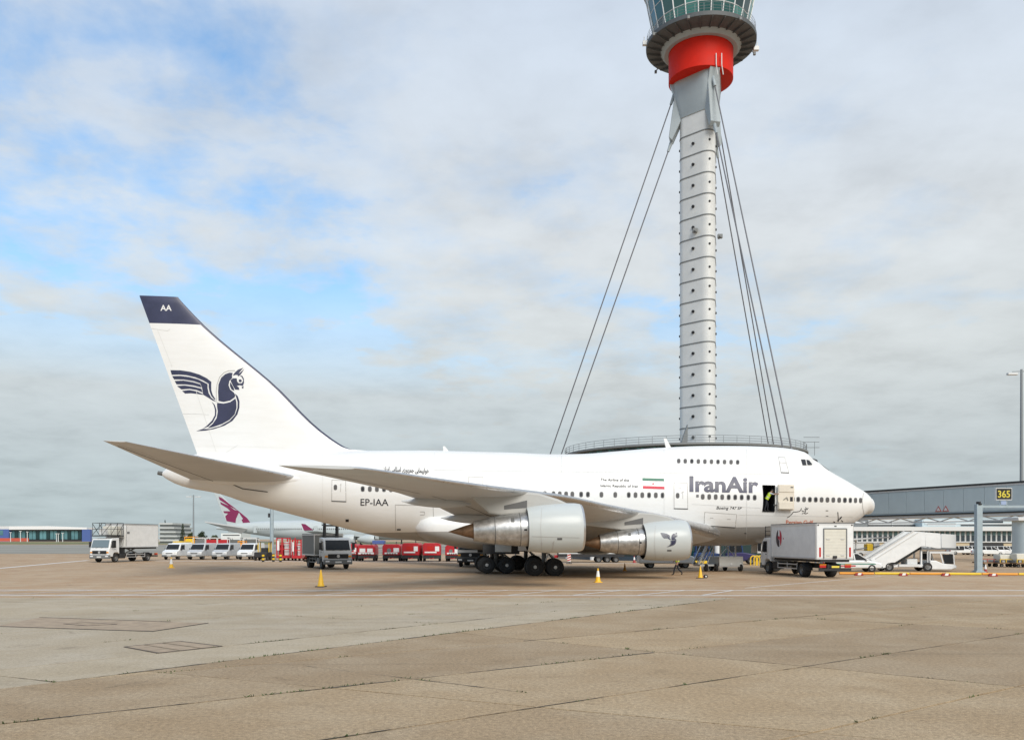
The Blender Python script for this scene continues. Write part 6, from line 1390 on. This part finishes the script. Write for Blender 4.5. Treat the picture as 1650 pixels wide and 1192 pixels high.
# ---- small grey boarding steps under the belly
g0 = gp(1178, 920.2); t = thing('boarding_steps', 'grey wheeled boarding steps with braced frame under the belly', 'boarding steps', g0, R(12))
s = MB(); s.box(-1.0, 1.05, 0, 2.2, .42, 1.18); b = s.build('body', M_VSTEP, t, bevel=.04, seg=2)
s = MB(); s.box(-1.03, 1.08, -.06, .04, .36, .50); s.build('bumper', M_ALU, t)
for x in (.02, .80): s = MB(); s.cyl((x, -.03, .60), (x, .02, .60), .09, .09, 12); s.build('headlight', M_LAMP, b)
s = MB()
for x in (-.85, .45):
    for y in (.15, 1.4): s.bar((x, y, 1.15), (x, y, 2.45), .10)
s.bar((-.85, .3, 2.4), (.45, .3, 2.4), .09); s.bar((-.8, .3, 1.25), (.4, .3, 2.5), .05); s.bar((.4, .3, 1.25), (-.8, .3, 2.5), .05); s.build('lift_frame', M_ALU, t)['kind'] = 'stuff'
s = MB()
for y in (.4, 1.5): s.bar((-2.6, y, .55), (-1.45, y, 2.9), .16, .10); s.bar((-2.3, y, .5), (-.95, y, 2.95), .06); s.bar((-1.9, y, .5), (-1.05, y, 2.5), .06)
s.build('stair_stringer', M_ALU, t)
for k in range(8): x = -2.55 + .145 * k; z = .62 + .29 * k; s = MB(); s.box(x, x + .28, .42, 1.48, z, z + .04); s.build('step', M_BUMP, t)
s = MB(); s.box(-2.5, -1.0, .3, 1.6, .42, .55); s.build('tow_frame', M_PALE, t)
for x, y in ((-2.0, .3), (-1.2, .2), (.85, .1), (.3, 1.7), (-.8, 1.9)): w = put_wheel(t, x, y, .30, .2, 1); w.rotation_euler = (0, 0, R(90))
# blue tractor and yellow hoops beyond
M_BLUEV = mat('tractor blue', (0.015, 0.045, 0.15), 0.4); M_PURP = mat('violet blue paint', (0.03, 0.025, 0.10), 0.4)
def tractor(label, u, v, body, mast):
    g0 = gp(u, v); t = thing('tow_tractor', label, 'tow tractor', g0, R(-8)); s = MB(); s.prism([(-1.5, .4), (-1.5, 1.15), (.2, 1.2), (1.4, 1.0), (1.5, .4)], 'y', -.8, .8); b = s.build('body', body, t, bevel=.08, seg=2); s = MB()
    for y in (-.7, .7): s.bar((-1.3, y, 1.1), (-1.25, y, 2.45), .10); s.bar((.1, y, 1.15), (-.1, y, 2.45), .10)
    s.build('cab_posts', mast, t)['kind'] = 'stuff'; s = MB(); s.box(-1.4, .1, -.8, .8, 2.45, 2.55); s.build('cab_roof', mast, t, bevel=.03); s = MB(); s.box(-1.2, 0, -.72, -.70, 1.25, 2.4); s.build('cab_glass', M_VGLASS, t)
    for sd in (1, -1):
        for x in (-.95, .9): put_wheel(t, x, sd * .72, .38, .24, sd)
    return t
tractor('blue cabbed tow tractor behind the grey boarding steps', 1194, 908.5, M_PURP, M_BLUEV)
tractor('blue tow tractor half hidden left of the grey boarding steps', 1141, 907.5, M_BLUEV, M_BLUEV)
hp = None
for u, lab in ((1214, 'yellow hoop barrier left of the pair by the catering lorry cab'), (1219.5, 'middle yellow hoop barrier by the catering lorry cab'), (1225, 'yellow hoop barrier nearest the catering lorry cab')):
    g0 = gp(u, 910.5)
    if hp is None:
        pts = [(-.28, 0, 0), (-.28, 0, .65)] + [(-.28 * math.cos(a), 0, .65 + .28 * math.sin(a)) for a in [math.pi * k / 6 for k in range(1, 6)]] + [(.28, 0, .65), (.28, 0, 0)]
        s = MB(); s.tube(pts, .06, 8); hp = s.build('hoop_barrier', M_YEL, None, loc=g0); tag(hp, lab, 'barrier', 'yellow hoop barriers')
    else: o = hp.copy(); COL.objects.link(o); o.location = g0; o['label'] = lab
# dark flat trailer behind the outer engine
g0 = gp(962, 906); t = thing('flat_trailer', 'long dark flat trailer with three wheels behind the outer engine', 'trailer', g0, R(1)); s = MB(); s.box(-4.2, 3.0, 0, 2.2, .62, 1.05); s.build('deck', M_CHAS, t); s = MB(); s.box(-4.2, 3.0, -.05, -.01, .95, 1.05); s.build('white_edge', M_PALE, t); s = MB(); s.box(-4.6, -4.2, .6, 1.6, .5, .8); s.build('drawbar', M_CRED, t)
s = MB(); s.box(-3.6, -1.4, .2, 2.0, 1.05, 2.3); s.build('dark_crate', M_BOXD, t, bevel=.04)
for x in (.2, 1.15, 2.1):
    put_wheel(t, x, .12, .34, .22, -1); put_wheel(t, x, 2.05, .34, .22, 1)
g0 = gp(917, 908); t = thing('marker_board', 'small red and white striped marker board behind the main wheels', 'marker board', g0); s = MB()
s.box(-.18, .18, -.03, .03, .25, 1.0); s.build('board', M_CONEW, t)
for k in range(3): s = MB(); z = .28 + .25 * k; s.prism([(-.18, z), (.18, z + .12), (.18, z + .24), (-.18, z + .12)], 'y', -.036, -.031); s.build('red_stripe', M_TAIL, t)
s = MB(); s.box(-.3, .3, -.15, .15, 0, .08); s.bar((0, 0, .05), (0, 0, .3), .05); s.build('foot', M_CHAS, t)
g0 = gp(1122, 908); s = MB(); s.box(-1.1, 1.1, -.15, .15, .02, .32); tag(s.build('yellow_kerb', M_YEL, None, loc=g0, bevel=.04), 'low yellow kerb block behind the grey boarding steps', 'kerb')

# ---- yellow pipe barrier on red and white feet along the stand edge
pa, pb = gp(1352, 926.8), gp(1700, 928.6); dr = (pb - pa); nseg = 6; t = thing('pipe_barrier', 'low orange yellow pipe barrier along the stand edge at right', 'barrier', pa, math.atan2(dr.y, dr.x))
sg = dr.length / nseg
for k in range(nseg): s = MB(); s.cyl((sg * k + .03, 0, .16), (sg * (k + 1) - .03, 0, .15), .085, .085, 12); s.build('pipe', M_YEL if k % 2 else M_ORNG, t)
for u in (1386, 1455, 1520.5, 1592, 1655):
    x = (gp(u, 927.5) - pa).dot(dr.normalized()); s = MB(); s.box(x - .10, x + .10, -.35, .25, 0, .06); fo_ = s.build('foot', M_CONER, t)
    for sd in (-1, 1): s = MB(); s.prism([(x + sd * .20 - .10, .02), (x + sd * .20 + .10, .02), (x + sd * .12 + .08, .20), (x + sd * .12 - .08, .20)], 'y', -.34, -.12); s.build('red_block', M_CONER, fo_)
    s = MB(); s.prism([(x - .12, .05), (x + .10, .05), (x + .16, .20), (x - .06, .20)], 'y', -.36, -.30); s.build('white_block', M_CONEW, fo_)
# baggage dollies by the round column
M_WOOD = mat('dolly timber', (0.20, 0.12, 0.06), 0.8, var=.3)
for k, (u, v, lab) in enumerate(((1597, 913, 'low brown flat dolly right of the gantry post, nearest the post'), (1627, 913.5, 'low brown flat dolly with a pale load before the round column'), (1654, 914, 'low brown flat dolly at the right edge of the view'))):
    g0 = gp(u, v); t = thing('flat_dolly', lab, 'dolly', g0, R(2 * k), 'flat dollies by the round column'); s = MB(); s.box(-.9, .9, 0, 1.6, .32, .44); d_ = s.build('deck', M_WOOD, t)
    s = MB()
    for x in (-.85, -.3, .3, .85): s.bar((x, .05, .44), (x, .05, .72), .05)
    s.bar((-.88, .05, .72), (.88, .05, .72), .05); s.build('end_rail', M_WRED if k == 0 else M_YEL, d_)['kind'] = 'stuff'
    for i in range(5): s = MB(); s.box(-.85 + .36 * i, -.62 + .36 * i, .3, 1.3, .44, .60); s.build('roller', M_PALE if i % 2 else M_BUMP, d_)
    if k: s = MB(); s.box(-.7, .7, .3, 1.4, .66, 1.05 + .1 * k); s.build('load', M_SHUT, d_, bevel=.04)
    for sd in (-.6, .6):
        for y in (.25, 1.35): w = put_wheel(t, sd, y, .17, .12, 1)

# ------------------------------------------------------------------ people
M_SKIN = mat('skin', (0.40, 0.24, 0.17), 0.6); M_HAIR = mat('dark hair', (0.02, 0.016, 0.012), 0.7); M_HIVIS = mat('yellow high visibility vest', (0.55, 0.72, 0.05), 0.7); M_SHIRT = mat('pale shirt', (0.55, 0.57, 0.60), 0.8); M_TROU = mat('dark trousers', (0.016, 0.018, 0.024), 0.85); M_SHOE = mat('black shoe', (0.012, 0.012, 0.012), 0.6); M_TAPE = mat('reflective tape', (0.65, 0.66, 0.66), 0.35)
def person(label, loc, rz, J, zv, tilt=(0, 0, 0), group=None):
    "J gives joint positions; a skinned body, with head, hair, vest and fingers"
    t = thing('person', label, 'person', loc, rz, group)
    names = list(J); vs = [J[n][0] for n in names]; idx = {n: i for i, n in enumerate(names)}
    E = [('pelvis', 'waist'), ('waist', 'chest'), ('chest', 'neck'), ('neck', 'head'), ('head', 'crown')]
    for sd in 'lr':
        E += [('chest', 'sh' + sd), ('sh' + sd, 'el' + sd), ('el' + sd, 'wr' + sd), ('wr' + sd, 'pa' + sd), ('pelvis', 'hi' + sd), ('hi' + sd, 'kn' + sd), ('kn' + sd, 'an' + sd), ('an' + sd, 'to' + sd)]
    # fingers: four unequal chains and a thumb off the palm
    edges = [(idx[a], idx[b]) for a, b in E]; rad = [J[n][1] for n in names]
    for sd in 'lr':
        p, w_ = Vector(J['pa' + sd][0]), Vector(J['wr' + sd][0]); d = (p - w_).normalized(); a = d.cross(Vector((0, 1, 0.01))).normalized()
        for k, ln in enumerate((.075, .085, .08, .062)):
            i0 = idx['pa' + sd]; q1 = p + a * (k - 1.5) * .02 + d * ln * .55; q2 = q1 + d * ln * .42 + Vector((0, .015, -.012)); vs += [q1, q2]; rad += [.009, .008]; n0 = len(vs) - 2; edges += [(i0, n0), (n0, n0 + 1)]
        q1 = w_ + d * .035 + a * -.04; q2 = q1 + d * .04 + a * -.015; vs += [q1, q2]; rad += [.011, .009]; n0 = len(vs) - 2; edges += [(idx['wr' + sd], n0), (n0, n0 + 1)]
    me = bpy.data.meshes.new('body'); me.from_pydata([tuple(v) for v in vs], edges, []); o = bpy.data.objects.new('body', me); COL.objects.link(o)
    sk = o.modifiers.new('skin', 'SKIN'); sk.use_smooth_shade = True
    for i, v in enumerate(me.skin_vertices[0].data): v.radius = (rad[i], rad[i]); v.use_root = (i == idx['pelvis'])
    sb_ = o.modifiers.new('sub', 'SUBSURF'); sb_.levels = 1; sb_.render_levels = 1
    dg = bpy.context.evaluated_depsgraph_get(); dg.update(); m2 = bpy.data.meshes.new_from_object(o.evaluated_get(dg)); bpy.data.objects.remove(o)
    m2.materials.clear()
    for m in (M_SKIN, M_TROU, M_SHOE, M_SHIRT): m2.materials.append(m)
    pv, nk = Vector(J['pelvis'][0]), Vector(J['neck'][0]); arms = [(Vector(J['wr' + s_][0])) for s_ in 'lr']; an = min(J['anl'][0][2], J['anr'][0][2])
    for f_ in m2.polygons:
        c = f_.center; mi = 3
        if min((c - w_).length for w_ in arms) < .10 or any((c - Vector(J['pa' + s_][0])).length < .16 for s_ in 'lr'): mi = 0
        elif (c - nk).dot((nk - pv).normalized()) > .015: mi = 0
        elif (c - pv).dot((nk - pv).normalized()) < .06: mi = 1
        for s_ in 'lr':
            if (c - Vector(J['an' + s_][0])).length < .10 or (c - Vector(J['to' + s_][0])).length < .12: mi = 2
        f_.material_index = mi; f_.use_smooth = True
    m2.name = 'body'; body = link('body', m2, t)
    # vest: a shell round the trunk
    up = (nk - pv).normalized(); sd_ = (Vector(J['shl'][0]) - Vector(J['shr'][0])).normalized(); fw = sd_.cross(up).normalized(); L_ = (nk - pv).length; s = MB(); rr = []
    for q, wx, wy in ((.02, .195, .145), (.25, .19, .145), (.55, .215, .15), (.80, .235, .145), (.93, .17, .12), (.985, .09, .085)):
        rr.append([pv + up * (L_ * q) + sd_ * (wx * math.cos(a)) + fw * (wy * math.sin(a)) for a in [2 * math.pi * k / 20 for k in range(20)]])
    s.loft(rr); vest = s.build('vest', M_HIVIS, body)
    s = MB(); r0 = [pv + up * (L_ * .30) + sd_ * (.199 * math.cos(a)) + fw * (.153 * math.sin(a)) for a in [2 * math.pi * k / 20 for k in range(20)]]; r1 = [p + up * .05 for p in r0]; s.loft([r0, r1]); s.build('reflective_tape', M_TAPE, vest)
    # head details
    hd, cr = Vector(J['head'][0]), Vector(J['crown'][0]); u_ = (cr - hd).normalized(); c = hd + u_ * .05; face = fw
    s = MB(); rr = []
    for q in range(8):
        a = math.pi * .5 * q / 7; rr.append([c + u_ * (.03 + .115 * math.sin(a)) + (sd_ * math.cos(b) * .092 + face * (math.sin(b) * .108 - .012)) * math.cos(a) for b in [2 * math.pi * k / 16 for k in range(16)]])
    s.loft(rr, 0, True, False, True); s.build('hair', M_HAIR, body)
    s = MB(); s.cyl(c + face * .085 + u_ * .015, c + face * .118 - u_ * .02, .008, .016, 6); s.build('nose', M_SKIN, body)
    s = MB()
    for e in (-1, 1): s.cyl(c + face * .088 + sd_ * e * .034 + u_ * .022, c + face * .100 + sd_ * e * .034 + u_ * .022, .012, .010, 8)
    s.build('eyes', M_HAIR, body)['kind'] = 'stuff'
    s = MB(); s.box(-.024, .024, -.004, .004, -.005, .005, 0, Matrix.Translation(c + face * .094 - u_ * .045)); s.build('mouth', mat('lips', (.30, .12, .10), .6), body)
    for e in (-1, 1): s = MB(); s.cyl(c + sd_ * e * .080, c + sd_ * e * .102 + u_ * .005, .028, .022, 8); s.build('ear', M_SKIN, body)
    return t
def V3(*p): return Vector(p)
# local frame of a person: +Y is where they face
walk_J = {'pelvis': (V3(0, 0, .93), .125), 'waist': (V3(0, .02, 1.10), .115), 'chest': (V3(0, .05, 1.33), .135), 'neck': (V3(0, .07, 1.50), .058), 'head': (V3(0, .10, 1.60), .085), 'crown': (V3(0, .11, 1.70), .075),
  'shl': (V3(-.20, .05, 1.43), .062), 'ell': (V3(-.25, -.10, 1.17), .046), 'wrl': (V3(-.24, -.02, .94), .032), 'pal': (V3(-.24, .02, .88), .034), 'shr': (V3(.20, .05, 1.43), .062), 'elr': (V3(.25, .06, 1.16), .046), 'wrr': (V3(.23, .24, .99), .032), 'par': (V3(.23, .29, .95), .034),
  'hil': (V3(-.10, 0, .88), .095), 'knl': (V3(-.11, .20, .50), .066), 'anl': (V3(-.11, .26, .09), .046), 'tol': (V3(-.12, .42, .04), .040), 'hir': (V3(.10, 0, .88), .095), 'knr': (V3(.11, -.04, .48), .066), 'anr': (V3(.11, -.34, .16), .046), 'tor': (V3(.12, -.26, .04), .040)}
g0 = gp(1091.5, 926.5); person('person in dark trousers and yellow vest walking behind the inner engine', g0, R(78), walk_J, 0)
reach_J = {'pelvis': (V3(0, -.05, .90), .125), 'waist': (V3(0, .02, 1.06), .115), 'chest': (V3(0, .16, 1.26), .135), 'neck': (V3(0, .25, 1.40), .058), 'head': (V3(0, .33, 1.47), .085), 'crown': (V3(0, .38, 1.56), .075),
  'shl': (V3(-.20, .20, 1.35), .062), 'ell': (V3(-.27, .45, 1.30), .046), 'wrl': (V3(-.20, .68, 1.34), .032), 'pal': (V3(-.19, .75, 1.35), .034), 'shr': (V3(.20, .20, 1.35), .062), 'elr': (V3(.27, .46, 1.27), .046), 'wrr': (V3(.22, .70, 1.30), .032), 'par': (V3(.21, .77, 1.31), .034),
  'hil': (V3(-.10, -.04, .86), .095), 'knl': (V3(-.12, .06, .48), .066), 'anl': (V3(-.12, .02, .09), .046), 'tol': (V3(-.12, .17, .04), .040), 'hir': (V3(.10, -.04, .86), .095), 'knr': (V3(.12, -.08, .48), .066), 'anr': (V3(.12, -.20, .09), .046), 'tor': (V3(.12, -.05, .04), .040)}
# standing on the sill of the open door, leaning out towards the door leaf
Xp, Yp = dx1 - .42, 3.02
c_, s_n = math.cos(AL), math.sin(AL); X2 = 28 + (Xp - 28) * c_ - dz0 * s_n; Z2 = (Xp - 28) * s_n + dz0 * c_
wp = frame_world(X2, Yp)
fl = AB(); fl.box(dx0, dx1, 1.5, 3.16, dz0 - .05, dz0 + .004); fl.build('vestibule_floor', M_BUMP, fus)
person('person in yellow vest leaning out of the open forward door', (wp[0], wp[1], Z2 + .005), R(-90 - 14), reach_J, 0)
